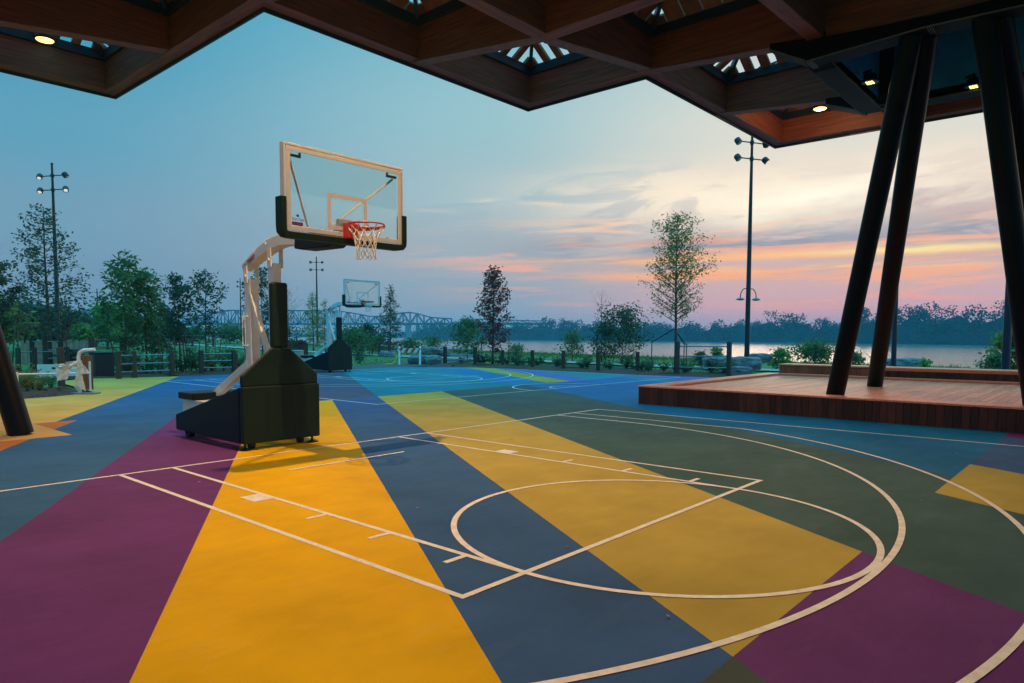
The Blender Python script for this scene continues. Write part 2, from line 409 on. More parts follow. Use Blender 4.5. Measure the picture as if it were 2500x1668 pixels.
# ------------------------------------------------------------------ terrain, paths, river
def crest(y): return 39.5+.17*y
def ter(x, y):
    q = x-crest(y)
    z = -.07
    if q > 0:
        t = min(1, q/24); z -= 6.2*t*t*(3-2*t)
    if y > 60: z += .010*(y-60) if q < 0 else .010*(y-60)*max(0, 1-q/10)
    return min(z, 1.5)
xs = [-260, -160, -100, -60, -30, -10]+[i*2.0 for i in range(0, 70)]+[150, 170, 200]
ys = [-260, -160, -100, -70]+[-50+i*3.0 for i in range(0, 90)]+[240, 280, 340, 420]
vs = [(x, y, ter(x, y)+((.05*math.sin(x*.31)*math.sin(y*.23)) if (x > 26 or y > 26) else 0)) for y in ys for x in xs]
nx = len(xs)
fs = [(j*nx+i, j*nx+i+1, (j+1)*nx+i+1, (j+1)*nx+i) for j in range(len(ys)-1) for i in range(nx-1)]
lawn = mat('mown_lawn', (.04, .15, .04), .9, var=.35, scale=1.1, col2=(.075, .22, .05), bump=.6, bscale=30, detail=8)
mb = MB(); mb.add(vs, fs); tag(mb.build('lawn_ground', lawn, smooth=True), kind='structure')
# river
rv = bpy.data.materials.new('river_water'); rv.use_nodes = True
nt = rv.node_tree; N = nt.nodes; L = nt.links; b = N['Principled BSDF']
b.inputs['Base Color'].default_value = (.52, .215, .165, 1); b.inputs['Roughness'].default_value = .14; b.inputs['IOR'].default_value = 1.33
tc = N.new('ShaderNodeTexCoord'); mp = N.new('ShaderNodeMapping'); mp.inputs['Rotation'].default_value = (0, 0, -.17)
mp.inputs['Scale'].default_value = (.10, .035, 1); L.new(tc.outputs['Object'], mp.inputs['Vector'])
nz = N.new('ShaderNodeTexNoise'); nz.inputs['Scale'].default_value = 3; nz.inputs['Detail'].default_value = 6; L.new(mp.outputs['Vector'], nz.inputs['Vector'])
bp = N.new('ShaderNodeBump'); bp.inputs['Strength'].default_value = .42; bp.inputs['Distance'].default_value = 1.0
L.new(nz.outputs['Fac'], bp.inputs['Height']); L.new(bp.outputs['Normal'], b.inputs['Normal'])
mb = MB(); mb.add([(40, -900, -5), (2380, -900, -5), (2380, 2380, -5), (40, 2380, -5)], [(0, 1, 2, 3)])
tag(mb.build('river_water', rv), kind='structure')
def strip_path(name, pts, w, z, m, zf=None):
    mb = MB(); n = len(pts); v = []
    for i, p in enumerate(pts):
        a = pts[max(i-1, 0)]; c = pts[min(i+1, n-1)]
        dx, dy = c[0]-a[0], c[1]-a[1]; l = math.hypot(dx, dy); k = (-dy/l*w/2, dx/l*w/2)
        for s in (1, -1):
            x, y = p[0]+s*k[0], p[1]+s*k[1]; v.append((x, y, z+(max(0, ter(x, y)+.07) if zf else 0)))
    mb.add(v, [(2*i, 2*i+1, 2*i+3, 2*i+2) for i in range(n-1)])
    return tag(mb.build(name, m), kind='structure')
strip_path('asphalt_path', [(9, 22.5), (12, 21.0), (15, 20.2), (19, 21.2), (26, 25), (34, 31), (40, 38)], 3.6, -.012, 'asphalt')
strip_path('concrete_path', [gp(420, 112)[:2], gp(560, 92)[:2], gp(700, 76)[:2], gp(900, 60)[:2], gp(1060, 52)[:2], gp(1250, 47)[:2], gp(1450, 42.5)[:2], gp(1700, 38)[:2], gp(2000, 36)[:2], gp(2500, 36)[:2]],
           2.2, .012, 'concrete', 1)
strip_path('concrete_path', [gp(200, 104)[:2], gp(320, 108)[:2], gp(430, 118)[:2]], 2.4, .52, 'concrete')
# mulch beds (humped sheets)
def bed(poly, h, name='mulch_bed'):
    import bmesh
    bm = bmesh.new(); f = bm.faces.new([bm.verts.new((x, y, 0)) for x, y in poly])
    bmesh.ops.triangulate(bm, faces=[f])
    for _ in range(4): bmesh.ops.subdivide_edges(bm, edges=[e for e in bm.edges if e.calc_length() > .5], cuts=1)
    bm.verts.ensure_lookup_table()
    for v in bm.verts:
        v.co.z = -.035 if v.is_boundary else h*(.5+.5*math.sin(v.co.x*3.1+v.co.y*1.7)*math.sin(v.co.y*2.3))+.02
    me = bpy.data.meshes.new(name); bm.to_mesh(me); bm.free(); me.materials.append(M['mulch'])
    me.polygons.foreach_set('use_smooth', [True]*len(me.polygons))
    o = bpy.data.objects.new(name, me); COL.objects.link(o); return tag(o, kind='structure')
bed([(20.52, 14.4), (20.32, 6.7), (20.97, 3.05), (24.8, 3.05), (25.2, 9), (25.6, 15), (24.5, 21), (21.6, 22.2), (19.6, 19.2), (19.85, 17.7)], .07)
bed([(1.45, 13.15), (.25, 12.5), (-1.05, 12.15), (-4, 11.95), (-9, 11.95), (-9, 16), (-2, 17.2), (.6, 16.6), (1.5, 15)], .16)
bed([(3.5, 20.35), (4.7, 19.8), (6.6, 19.25), (8.9, 19.05), (10.6, 19.0), (11.2, 20.2), (10.6, 23.5), (4.6, 25.5), (2.6, 22)], .08)

# ------------------------------------------------------------------ timber canopy
XL = [-13.6, -9.95, -6.27, -2.6, 1.07, 4.75, 8.46, 12.3, 16.2]
YL = [9.93, 6.35, 2.82, -.66, -4.3, -8.0, -11.7, -15.4, -19.1]
def incell(i, j):
    if i < 0 or j < 0 or i >= len(XL)-1 or j >= len(YL)-1: return False
    x = (XL[i]+XL[i+1])/2; y = (YL[j]+YL[j+1])/2
    if y > 2.82 and x > 1.07: return False
    if y > -.66 and x > 8.46: return False
    return True
def edge_x(i, j): return incell(i, j-1), incell(i, j)
def depth_in(i, j):
    cells = [(i-1, j-1), (i, j-1), (i-1, j), (i, j)]
    ins = [incell(*c) for c in cells]
    if not any(ins): return None
    if not all(ins): return 0
    ring2 = all(incell(i+a, j+b_) for a in (-2, -1, 0, 1) for b_ in (-2, -1, 0, 1))
    return 2 if ring2 else 1
ZB = {0: 7.53, 1: 7.10, 2: 6.98}
ZT = 8.2
canopy = thing('timber_canopy', 'large dark timber lattice canopy with stepped edge covering the near court', 'canopy', (1.07, -8, 0))
BW = .30
OVR = {(8.5, -4.3): 7.21, (12.3, -4.3): 7.17, (8.5, -8.0): 7.02, (12.3, -8.0): 7.02}
def soff(i, j):
    k = (round(XL[i], 1), round(YL[j], 1))
    if k in OVR: return OVR[k]
    d = depth_in(i, j); return ZB[d]
def beam_span(p0, p1, m, mb, ax):
    (x0, y0, z0), (x1, y1, z1) = p0, p1; w = BW/2
    if ax == 'x': o = (0, w)
    else: o = (w, 0)
    vs = []
    for (x, y, zz) in (p0, p1):
        vs += [(x-o[0], y-o[1], zz), (x+o[0], y+o[1], zz), (x+o[0], y+o[1], ZT), (x-o[0], y-o[1], ZT)]
    mb.add(vs, [(0, 1, 2, 3), (7, 6, 5, 4), (0, 4, 5, 1), (1, 5, 6, 2), (2, 6, 7, 3), (3, 7, 4, 0)])
for j in range(len(YL)):
    mb = MB(); used = False
    for i in range(len(XL)-1):
        if incell(i, j-1) or incell(i, j):
            # butt between the Y beams
            beam_span((XL[i]+BW/2, YL[j], soff(i, j)), (XL[i+1]-BW/2, YL[j], soff(i+1, j)), None, mb, 'x'); used = True
    if used: mb.build('beam', 'wood_x', canopy, bevel=.012)
for i in range(len(XL)):
    mb = MB(); used = False
    for j in range(len(YL)-1):
        if incell(i-1, j) or incell(i, j):
            e0 = BW/2 if j == 0 or not (incell(i-1, j-1) or incell(i, j-1)) else 0
            e1 = BW/2 if not (incell(i-1, j+1) or incell(i, j+1)) else 0
            beam_span((XL[i], YL[j]+e0, soff(i, j)-.004), (XL[i], YL[j+1]-e1, soff(i, j+1)-.004), None, mb, 'y'); used = True
    if used: mb.build('beam', 'wood_y', canopy, bevel=.012)
# dark drip trim along the outer edge
mb = MB()
ZD = 7.46
def ext(cin, cout, k=.04):
    return -(BW/2+k) if cout else 0 if cin else BW/2+.04
for j in range(len(YL)):
    for i in range(len(XL)-1):
        a, b_ = incell(i, j-1), incell(i, j)
        if a != b_:
            s = 1 if b_ else -1; y = YL[j]+s*(BW/2+.02); ji, jo = (j, j-1) if b_ else (j-1, j)
            x0 = XL[i]-ext(incell(i-1, ji), incell(i-1, jo)); x1 = XL[i+1]+ext(incell(i+1, ji), incell(i+1, jo))
            mb.box(x0, x1, y-.018, y+.018, ZD, ZT+.25)
for i in range(len(XL)):
    for j in range(len(YL)-1):
        a, b_ = incell(i-1, j), incell(i, j)
        if a != b_:
            s = 1 if a else -1; x = XL[i]+s*(BW/2+.021); ii, io = (i-1, i) if a else (i, i-1)
            y1 = YL[j]+ext(incell(ii, j-1), incell(io, j-1), .002)-.004; y0 = YL[j+1]-ext(incell(ii, j+1), incell(io, j+1), .002)+.004
            mb.box(x-.018, x+.018, y0, y1, ZD+.003, ZT+.247)
mb.build('fascia_trim', 'navy', canopy)
SOLID = {(7, 4), (6, 4), (7, 5), (6, 5), (5, 5), (7, 6), (6, 6)}
lamp_cells = []
for i in range(len(XL)-1):
    for j in range(len(YL)-1):
        if not incell(i, j): continue
        x0, x1, y0, y1 = XL[i]+BW/2, XL[i+1]-BW/2, YL[j+1]+BW/2, YL[j]-BW/2
        cx, cy = (x0+x1)/2, (y0+y1)/2
        mb = MB()
        z0, z1, zp = ZT+.003, ZT+.20, ZT+1.25
        t = .07
        mb.box(x0-.12, x1+.12, y0-.12, y0+t, z0, z1); mb.box(x0-.12, x1+.12, y1-t, y1+.12, z0, z1)
        mb.box(x0-.12, x0+t, y0+t, y1-t, z0, z1); mb.box(x1-t, x1+.12, y0+t, y1-t, z0, z1)
        mb.k = 1
        if (i, j) in SOLID:
            mb.k = 0
            mb.box(x0+t, x1-t, y0+t, y1-t, z0+.12, z0+.16)
        else:
            # four hipped faces of up-slope slats
            n = 8; half = (x1-x0)/2; halfy = (y1-y0)/2
            sw = .42 if (i, j) in ((5, 2), (3, 0)) else .52 if (i, j) in ((6, 3), (2, 0)) else .90     # slat share of pitch
            for k in range(n):
                f = -1+(2*k+1)/n; wdt = 2*half/n*sw
                for s in (-1, 1):
                    L_ = 1-abs(f)
                    # faces toward +-y (slats run along y)
                    p = (cx+f*half, cy+s*halfy, z1-.02); q = (cx+f*half, cy+s*halfy*(1-L_), z1-.02+(zp-z1)*L_)
                    mb.bar(p, q, wdt, .07)
                    p = (cx+s*half, cy+f*halfy, z1-.03); q = (cx+s*half*(1-L_), cy+f*halfy, z1-.03+(zp-z1)*L_)
                    mb.bar(p, q, wdt, .07)
            mb.k = 0
            for sx in (-1, 1):
                for sy in (-1, 1):
                    mb.bar((cx+sx*half, cy+sy*halfy, z1-.06), (cx, cy, zp-.06), .08, .16)
        mb.build('louvre_roof', ['navy', 'slat'], canopy)
# steel column heads: plates under the beams around the bay x 8.46-12.3
def head(parent, p, q, ztop0, ztop1, z0, z1):
    """tapered steel saddle under a beam from p to q"""
    mb = MB(); d = (Vector((*q, 0))-Vector((*p, 0))).normalized(); nrm = Vector((-d.y, d.x, 0))
    w = BW/2+.03
    A = Vector((*p, 0)); B = Vector((*q, 0))
    for s in (-1, 1):
        vs = [A+nrm*s*w+Vector((0, 0, z0)), B+nrm*s*w+Vector((0, 0, z1)), B+nrm*s*w+Vector((0, 0, ztop1)), A+nrm*s*w+Vector((0, 0, ztop0))]
        o = nrm*s*.02
        mb.add(vs+[v+o for v in vs], [(0, 1, 2, 3), (7, 6, 5, 4), (0, 4, 5, 1), (1, 5, 6, 2), (2, 6, 7, 3), (3, 7, 4, 0)])
    vs = [A-nrm*(w+.035)+Vector((0, 0, z0)), A+nrm*(w+.035)+Vector((0, 0, z0)), B+nrm*(w+.035)+Vector((0, 0, z1)), B-nrm*(w+.035)+Vector((0, 0, z1))]
    mb.add(vs+[v-Vector((0, 0, .035)) for v in vs], [(0, 1, 2, 3), (7, 6, 5, 4), (0, 4, 5, 1), (1, 5, 6, 2), (2, 6, 7, 3), (3, 7, 4, 0)])
    mb.k = 1  # thin pale strips: edge highlights put in as colour
    for sd in (-1, 1):
        e = nrm*sd*(w+.036)
        mb.bar(A+e+Vector((0, 0, z0-.017)), B+e+Vector((0, 0, z1-.017)), .012, .03)
    for k in range(3):
        c = A.lerp(B, .02+.02*k)
        mb.add([c-nrm*(w+.036)+Vector((0, 0, z0-.045)), c+nrm*(w+.036)+Vector((0, 0, z0-.045)), c+nrm*(w+.036)+d*.02+Vector((0, 0, z0-.03)), c-nrm*(w+.036)+d*.02+Vector((0, 0, z0-.03))], [(0, 1, 2, 3)])
    return mb.build('steel_bracket', ['steel_matte', 'edge_glint'], parent)
head(canopy, (8.62, -4.3), (12.14, -4.3), 7.0, 7.0, 6.84, 6.83)
head(canopy, (8.46, -4.12), (8.46, -6.1), 7.22, 7.08, 6.84, 6.92)
head(canopy, (8.46, -6.1), (8.46, -7.85), 7.08, 7.06, 6.92, 6.86)
head(canopy, (8.46, -8.15), (8.46, -11.6), 7.05, 7.05, 6.86, 6.92)
head(canopy, (12.3, -4.48), (12.3, -7.85), 7.0, 7.0, 6.83, 6.83)
head(canopy, (12.3, -3.3), (12.3, -4.12), 7.30, 7.22, 7.17, 6.86)
head(canopy, (8.46, -3.45), (8.46, -4.12), 7.34, 7.26, 7.24, 6.87)
head(canopy, (-2.75, 6.35), (-6.1, 6.35), 7.2, 7.2, 6.90, 6.90)
mb = MB(); mb.box(8.62, 12.14, -4.50, -4.475, 6.86, 8.25); mb.box(12.10, 12.125, -7.85, -4.52, 6.86, 8.25)
for k in range(12): mb.lathe((9.5+.06*k, -4.505, 7.95-.075*k), [(.018, 0), (.018, .012)], 8, (0, -1, 0))
mb.build('girder_plate', 'blue_plate', canopy)
mb = MB(); mb.box(11.86, 12.10, -4.75, -4.51, 6.84, 8.2); mb.build('steel_bracket', 'steel_matte', canopy)
for xa in (12.13, 8.28):
    mb = MB(); mb.box(xa, xa+.35, -4.47, -4.13, 6.86, 7.3); mb.build('steel_bracket', 'steel_matte', canopy)
def column(p, q, r=.185):
    mb = MB(); mb.tube([p, q], r, 28); o = mb.build('column', 'steel', canopy, smooth=40)
    return o
HD = .385
column((10.53, -4.19, HD), (8.50, -5.86, 6.92)); column((14.22, -4.07, HD), (8.66, -6.05, 6.92))
column((9.95, -7.75, HD), (8.46, -6.92, 6.92)); column((13.9, -7.95, HD), (8.62, -7.1, 6.92))
column((-2.26, 4.76, 0), (-3.5, 6.3, 7.0)); column((-5.7, 4.76, 0), (-4.3, 6.3, 7.0))

# lamps hung in the canopy
def disc_lamp(loc, label, led=False, power=0, spot=150, tilt=(0, 0, 0), kind='SPOT'):
    t = thing('canopy_lamp', label, 'lamp', loc, 'round lamps under the canopy')
    x, y, z = loc; mb = MB()
    if led:
        mb.lathe((x, y, z), [(.10, .16), (.13, .14), (.13, .03), (.17, .03), (.175, .0), (.155, -.004)], 28); mb.build('housing', 'steel_matte', t, smooth=35)
        mb = MB(); mb.lathe((x, y, z-.008), [(.15, 0), (.15, .003)], 24); mb.build('reflector', 'navy', t)
        mb = MB()
        for a in range(4):
            for b_ in range(3): mb.lathe((x-.075+.05*a, y-.05+.05*b_, z-.016), [(.021, 0), (.021, .006)], 8)
        mb.build('bulb', 'lit_led', t)
        mb = MB(); mb.tube([(x, y, z+.15), (x, y, z+.24), (x+.16, y+.16, z+.26)], .03, 8); mb.build('bracket', 'steel_matte', t)
    else:
        mb.lathe((x, y, z), [(.05, .12), (.12, .10), (.185, .04), (.20, 0), (.175, -.012)], 32); mb.build('housing', 'steel_matte', t, smooth=35)
        mb = MB(); mb.lathe((x, y, z-.02), [(.165, .01), (.15, -.008), (.07, -.02), (.01, -.024)], 32); mb.build('lens', 'lit_lamp', t, smooth=True)
        mb = MB(); mb.tube([(x, y, z+.11), (x, y, ZT+1.2)], .012, 6); mb.build('stem', 'steel_matte', t)
    if power:
        l = bpy.data.lights.new('lamp_light', kind); l.energy = power; l.color = (1, .60, .28)
        if kind == 'SPOT': l.spot_size = rad(spot); l.spot_blend = .8
        l.shadow_soft_size = .07; o = bpy.data.objects.new('lamp_light', l); COL.objects.link(o); o.parent = t; o.location = (0, 0, -.08)
        o.rotation_euler = tilt
    return t
def gxp(u, v, x): d = ray(u, v); return tuple(CAM+d*((x-CX)/d.x))
def gyp(u, v, y): d = ray(u, v); return tuple(CAM+d*((y-CY)/d.y))
disc_lamp((-.77, 8.14, 7.74), 'bright round lamp glowing in the louvred bay at the left end of the canopy', power=900, spot=158)
disc_lamp((-.35, -1.75, 7.72), 'lit round lamp hung straight above the near basketball hoop', power=1650, spot=150)
disc_lamp((14.25, -2.48, 7.76), 'bright round lamp glowing beside the black steel bracket at the far canopy corner', power=70, kind='POINT')
disc_lamp((-4.4, -2.48, 7.72), 'lit round lamp above the purple stripe left of the near hoop', power=400, spot=150)
disc_lamp((2.9, -6.15, 7.72), 'lit round lamp above the free throw circle', power=360, spot=150)
disc_lamp(gyp(2124, 201, -4.75), 'small caged lamp fixed to the blue plate just behind the sloping steel bracket', led=True, power=220)
disc_lamp(gxp(2377, 211, 11.9), 'small caged lamp in front of the blue plate beside the paired columns', led=True, power=260)

# ------------------------------------------------------------------ timber stage and bench
stage = thing('timber_stage', 'low reddish timber stage with plank sides and two leaning black columns standing on it', 'stage', (13.6, -6, 0))
X0, X1, Y0, Y1 = 9.38, 17.75, -22.0, .05
mb = MB(); r2 = random.Random(3)
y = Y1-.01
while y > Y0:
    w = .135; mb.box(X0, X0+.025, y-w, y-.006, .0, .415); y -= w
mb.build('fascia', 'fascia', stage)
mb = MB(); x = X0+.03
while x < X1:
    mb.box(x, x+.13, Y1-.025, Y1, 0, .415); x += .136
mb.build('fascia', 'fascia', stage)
mb = MB()
def boards(mb, x0, x1, y0, y1, z, along='x', w=.14, r=r2):
    if along == 'x':
        y = y0
        while y < y1-.02:
            x = x0; first = True
            while x < x1-.01:
                l = r.uniform(2.4, 4.2) if not first else r.uniform(1, 4)
                first = False; e = min(x1, x+l)
                if x1-e < .6: e = x1
                mb.box(x, e-.004, y, min(y+w-.006, y1), z-.03, z+r.uniform(-.0015, .0015)); x = e
            y += w
    else:
        x = x0
        while x < x1-.02:
            mb.box(x, min(x+w-.006, x1), y0, y1, z-.03, z); x += w
boards(mb, X0+.47, X1-.3, Y0, Y1-.45, HD, 'x')
mb.build('deck_boards', 'deck', stage)
mb = MB(); zt = .45
mb.box(X0-.02, X0+.14, Y0, Y1+.02, zt-.035, zt); mb.box(X0+.146, X0+.30, Y0, Y1+.02, zt-.035, zt); mb.box(X0+.306, X0+.46, Y0, Y1-.44, zt-.035, zt)
mb.box(X0+.306, X1, Y1-.146, Y1+.02, zt-.035, zt); mb.box(X0+.306, X1, Y1-.292, Y1-.152, zt-.035, zt); mb.box(X0+.306, X1, Y1-.438, Y1-.298, zt-.035, zt)
mb.box(X1-.29, X1, Y0, Y1-.444, zt-.035, zt)
mb.box(X0+.445, X0+.462, Y0, Y1-.444, HD-.03, zt-.036); mb.box(X0+.46, X1-.29, Y1-.46, Y1-.444, HD-.03, zt-.036); mb.box(X1-.305, X1-.29, Y0, Y1-.46, HD-.03, zt-.036)
mb.build('border', 'deck', stage)
mb = MB(); mb.box(X0+.03, X1-.02, Y0, Y1-.03, 0, HD-.05); mb.build('substructure', 'steel_matte', stage)
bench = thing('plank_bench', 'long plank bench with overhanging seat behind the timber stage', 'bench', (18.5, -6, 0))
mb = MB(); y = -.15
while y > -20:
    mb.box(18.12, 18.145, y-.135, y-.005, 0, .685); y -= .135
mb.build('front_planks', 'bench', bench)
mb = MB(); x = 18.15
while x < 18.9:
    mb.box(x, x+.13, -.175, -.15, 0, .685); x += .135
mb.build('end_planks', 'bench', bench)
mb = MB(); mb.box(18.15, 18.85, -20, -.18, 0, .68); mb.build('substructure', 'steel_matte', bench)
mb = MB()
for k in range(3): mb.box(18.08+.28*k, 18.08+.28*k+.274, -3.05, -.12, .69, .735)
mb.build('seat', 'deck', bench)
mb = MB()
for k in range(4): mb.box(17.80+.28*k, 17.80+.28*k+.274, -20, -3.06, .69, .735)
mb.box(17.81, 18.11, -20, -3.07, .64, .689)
mb.build('seat', 'deck', bench)

# ------------------------------------------------------------------ basketball hoops
def make_hoop(label):
    t = thing('basketball_hoop', label, 'basketball hoop', (0, .6, 0), 'portable basketball hoops')
    # padded base
    mb = MB(); mb.box(-.63, .63, .45, .545, .10, .925); base = mb.build('base_pad', 'pad', t, bevel=.025, seg=3)
    mb = MB()
    for x in (-.21, .21): mb.box(x-.004, x+.004, .4465, .452, .12, .905)
    mb.box(-.60, .60, .4465, .452, .868, .874); mb.build('seam', 'black_rubber', base)
    for s in (-1, 1):
        xa, xb = (-.63, -.52) if s < 0 else (.52, .63)
        mb = MB(); mb.slab_x([(.565, .10), (2.68, .12), (2.68, .37), (.565, .915)], xa, xb)
        mb.build('side_pad', 'padnavy', t, bevel=.02, seg=3)
    mb = MB()
    prof = [(-.62, .918), (.62, .918), (.62, 1.075), (.15, 1.47), (-.15, 1.47), (-.62, 1.075)]
    mb.slab_y(prof, .485, .56); mb.build('hood_pad', 'pad', t, bevel=.025, seg=3)
    mb = MB(); mb.box(-.128, .14, .485, .60, 1.474, 2.44); mb.build('mast_pad', 'pad', t, bevel=.04, seg=4)
    # base frame, ballast
    mb = MB()
    for x in (-.45, .45): mb.box(x-.05, x+.05, .60, 2.66, .12, .22)
    for y in (.8, 1.4, 2.0, 2.6): mb.box(-.45, .45, y-.04, y+.04, .125, .2)
    mb.build('base_frame', 'white_steel', t)
    mb = MB(); mb.box(-.42, .42, 2.1, 2.90, .2, .595); mb.build('ballast_box', 'white_steel', t, bevel=.01)
    mb = MB(); mb.box(-.47, .47, 2.40, 2.95, .60, .715); mb.build('ballast_pad', 'padnavy', t, bevel=.02, seg=3)
    # wheels and feet
    for (x, y) in ((-.5, 2.45), (.5, 2.45)):
        mb = MB(); mb.lathe((x-.05, y, .085), [(.03, 0), (.085, .005), (.085, .095), (.03, .10)], 18, (1, 0, 0)); w = mb.build('wheel', 'black_rubber', t, smooth=40)
        mb = MB(); mb.box(x-.07, x-.055, y-.03, y+.03, .08, .18); mb.box(x+.055, x+.07, y-.03, y+.03, .08, .18); mb.box(x-.07, x+.07, y-.04, y+.04, .17, .19); mb.build('fork', 'steel_matte', w)
    for (x, y) in ((-.40, .66), (.40, .66)):
        mb = MB(); mb.lathe((x-.04, y, .06), [(.02, 0), (.06, .005), (.06, .075), (.02, .08)], 16, (1, 0, 0)); w = mb.build('wheel', 'black_rubber', t, smooth=40)
        mb = MB(); mb.box(x-.05, x+.05, y-.02, y+.02, .06, .13); mb.build('fork', 'steel_matte', w)
    for (x, y) in ((-.55, .56), (.55, .56)):
        mb = MB(); mb.lathe((x, y, .0), [(.085, 0), (.085, .012), (.03, .03), (.018, .04), (.018, .13)], 16); mb.build('levelling_foot', 'black_rubber', t, smooth=40)
    # masts and braces
    mb = MB(); mb.box(-.065, .065, .55, .70, 1.0, 2.72); mb.build('front_mast', 'white_steel', t, bevel=.008)
    mb = MB(); mb.box(-.075, .075, 1.22, 1.40, .25, 2.52); mast = mb.build('rear_mast', 'white_steel', t, bevel=.008)
    for s in (-1, 1):
        mb = MB(); mb.tube([(s*.075, 1.31, 1.95), (s*.16, 1.31, 1.95), (s*.16, 1.31, 1.50), (s*.075, 1.31, 1.50)], .012, 8); mb.tube([(s*.12, 1.31, 1.95), (s*.12, 1.31, 1.50)], .007, 6)
        mb.build('handle', 'white_steel', mast)
    mb = MB(); mb.bar((-.02, 2.50, .67), (-.02, 1.34, 1.215), .12, .12); mb.build('brace', 'white_steel', t, bevel=.006)
    mb = MB(); mb.bar((-.04, 1.30, 2.40), (-.04, .78, 1.40), .075, .06); mb.build('brace', 'white_steel', t, bevel=.006)
    for y, zb_, zt_ in ((1.31, 2.46, 2.72), (.60, 2.66, 2.93)):
        for s in (-1, 1):
            mb = MB(); mb.slab_x([(y-.05, zb_), (y+.05, zb_), (y+.045, zt_), (y-.045, zt_)], s*.094-.009, s*.094+.009)
            mb.lathe((s*.10, y, zb_+.10), [(.028, -.02), (.028, .02)], 8, (1, 0, 0))
            mb.build('hinge_lug', 'white_steel', t)
    # arm
    path = [(0, 1.44, 2.70), (0, 1.20, 2.80), (0, .94, 2.90), (0, .64, 2.995), (0, .36, 3.035), (0, .1, 3.02), (0, -.2, 2.985), (0, -.7, 2.98), (0, -1.12, 2.99)]
    mb = MB(); mb.sweep(path, [.16, .17, .18, .19, .19, .18, .16, .16, .16], [.11, .125, .145, .16, .16, .15, .13, .12, .12]); arm = mb.build('arm', 'white_steel', t, bevel=.008)
    A = Vector((-.0895, 1.255, 2.735)); D = Vector((0, -.94+1.2, .0)); d = Vector((0, -.26, .10)).normalized(); n = Vector((0, .10, .26)).normalized()
    text_mesh('TEMPEST', .088, A, d, n, 'lettering', 'red_ink', arm, bold=.003, fitw=.26)
    text_mesh('First Team', .036, Vector((-.0835, 1.415, 2.70)), d, n, 'lettering', 'black_ink', arm, shear=.25, fitw=.135)
    mb = MB()
    for y, z in ((1.05, 2.93), (.72, 3.04)): mb.lathe((-.094, y, z-.03), [(.022, 0), (.022, .01)], 10, (-1, 0, 0))
    mb.build('bolt', 'white_steel', arm)
    mb = MB(); mb.slab_x([(-.12, 2.87), (-.14, 3.06), (-.9, 3.05), (-1.08, 2.98), (-1.08, 2.89), (-.95, 2.83), (-.3, 2.84)], -.13, .13); mb.build('arm_pad', 'padnavy', t, bevel=.02, seg=3)
    # backboard
    bz0, bz1, bx = 2.905, 3.985, .92
    mb = MB(); mb.box(-bx+.05, bx-.05, -1.215, -1.203, bz0+.05, bz1-.05); glass = mb.build('glass', 'glass', t)
    mb = MB(); y0, y1 = -1.222, -1.135; fwid = .028
    mb.box(-bx, bx, y0, y1, bz1-fwid, bz1); mb.box(-bx, bx, y0, y1, bz0, bz0+fwid)
    mb.box(-bx, -bx+fwid, y0, y1, bz0+fwid, bz1-fwid); mb.box(bx-fwid, bx, y0, y1, bz0+fwid, bz1-fwid)
    y0, y1 = -1.2265, -1.2155
    a = .034; w = .058
    mb.box(-bx+a, bx-a, y0, y1, bz1-a-w, bz1-a-.004); mb.box(-bx+a, bx-a, y0, y1, bz0+a, bz0+a+w)
    mb.box(-bx+a, -bx+a+w, y0, y1, bz0+a+w, bz1-a-w); mb.box(bx-a-w, bx-a, y0, y1, bz0+a+w, bz1-a-w)
    frame = mb.build('frame', 'board_frame', t, bevel=.003, seg=1)
    mb = MB(); mb.box(-bx+fwid, bx-fwid, -1.1985, -1.15, bz1-fwid-.004, bz1-fwid); mb.build('gasket', 'black_rubber', frame)
    mb = MB(); y0, y1 = -1.2185, -1.2152; sx = .305; w = .052
    mb.box(-sx, sx, y0, y1, 3.475-w, 3.475); mb.box(-sx, sx, y0, y1, 3.02, 3.02+w)
    mb.box(-sx, -sx+w, y0, y1, 3.02+w, 3.475-w); mb.box(sx-w, sx, y0, y1, 3.02+w, 3.475-w)
    mb.build('target_square', 'board_frame', glass)
    # corner clamps
    mb = MB()
    for sx_ in (-1, 1):
        for z in (3.865, 2.985):
            xa, xb = sorted((sx_*.665, sx_*.83)); mb.box(xa, xb, -1.195, -1.17, z-.03, z)
            mb.box(*sorted((sx_*.665, sx_*.685)), -1.195, -1.17, z, z+.03)
    mb.build('corner_clamp', 'grey_bracket', t)
    # rear struts
    mb = MB()
    for s in (-1, 1): mb.bar((s*.80, -1.15, 3.83), (s*.05, -.42, 3.02), .026, .026)
    mb.build('strut', 'white_steel', t)
    mb = MB(); mb.box(-.12, .12, -1.19, -1.12, 2.95, 3.17); mb.build('mounting_plate', 'white_steel', t, bevel=.005)
    # edge padding: U section
    mb = MB(); r = .042
    pth = [(-.935, 3.335), (-.935, 2.99), (-.93, 2.925), (-.90, 2.893), (-.84, 2.885), (0, 2.885), (.84, 2.885), (.90, 2.893), (.93, 2.925), (.935, 2.99), (.935, 3.335)]
    mb.sweep([(x, -1.175, z) for x, z in pth], .135, .075, (0, 1, 0)); mb.build('edge_padding', 'pad', t, bevel=.025, seg=3)
    # rim
    mb = MB(); mb.box(-.075, .075, -1.34, -1.22, 2.925, 3.105); mb.box(-.085, .085, -1.24, -1.227, 2.905, 3.12)
    mb.slab_x([(-1.34, 3.095), (-1.34, 2.99), (-1.40, 3.05), (-1.40, 3.095)], -.06, .06)
    br = mb.build('rim_bracket', 'orange_red', t, bevel=.006)
    mb = MB()
    for x in (-.06, .06): mb.lathe((x, -1.243, 2.925), [(.009, 0), (.009, .008)], 8, (0, -1, 0))
    mb.build('bolt', 'white_steel', br)
    mb = MB(); C0 = (0, -1.60, 3.065); mb.ring(C0, .232, .010, 56, 8)
    n = 40; v = []; f = []
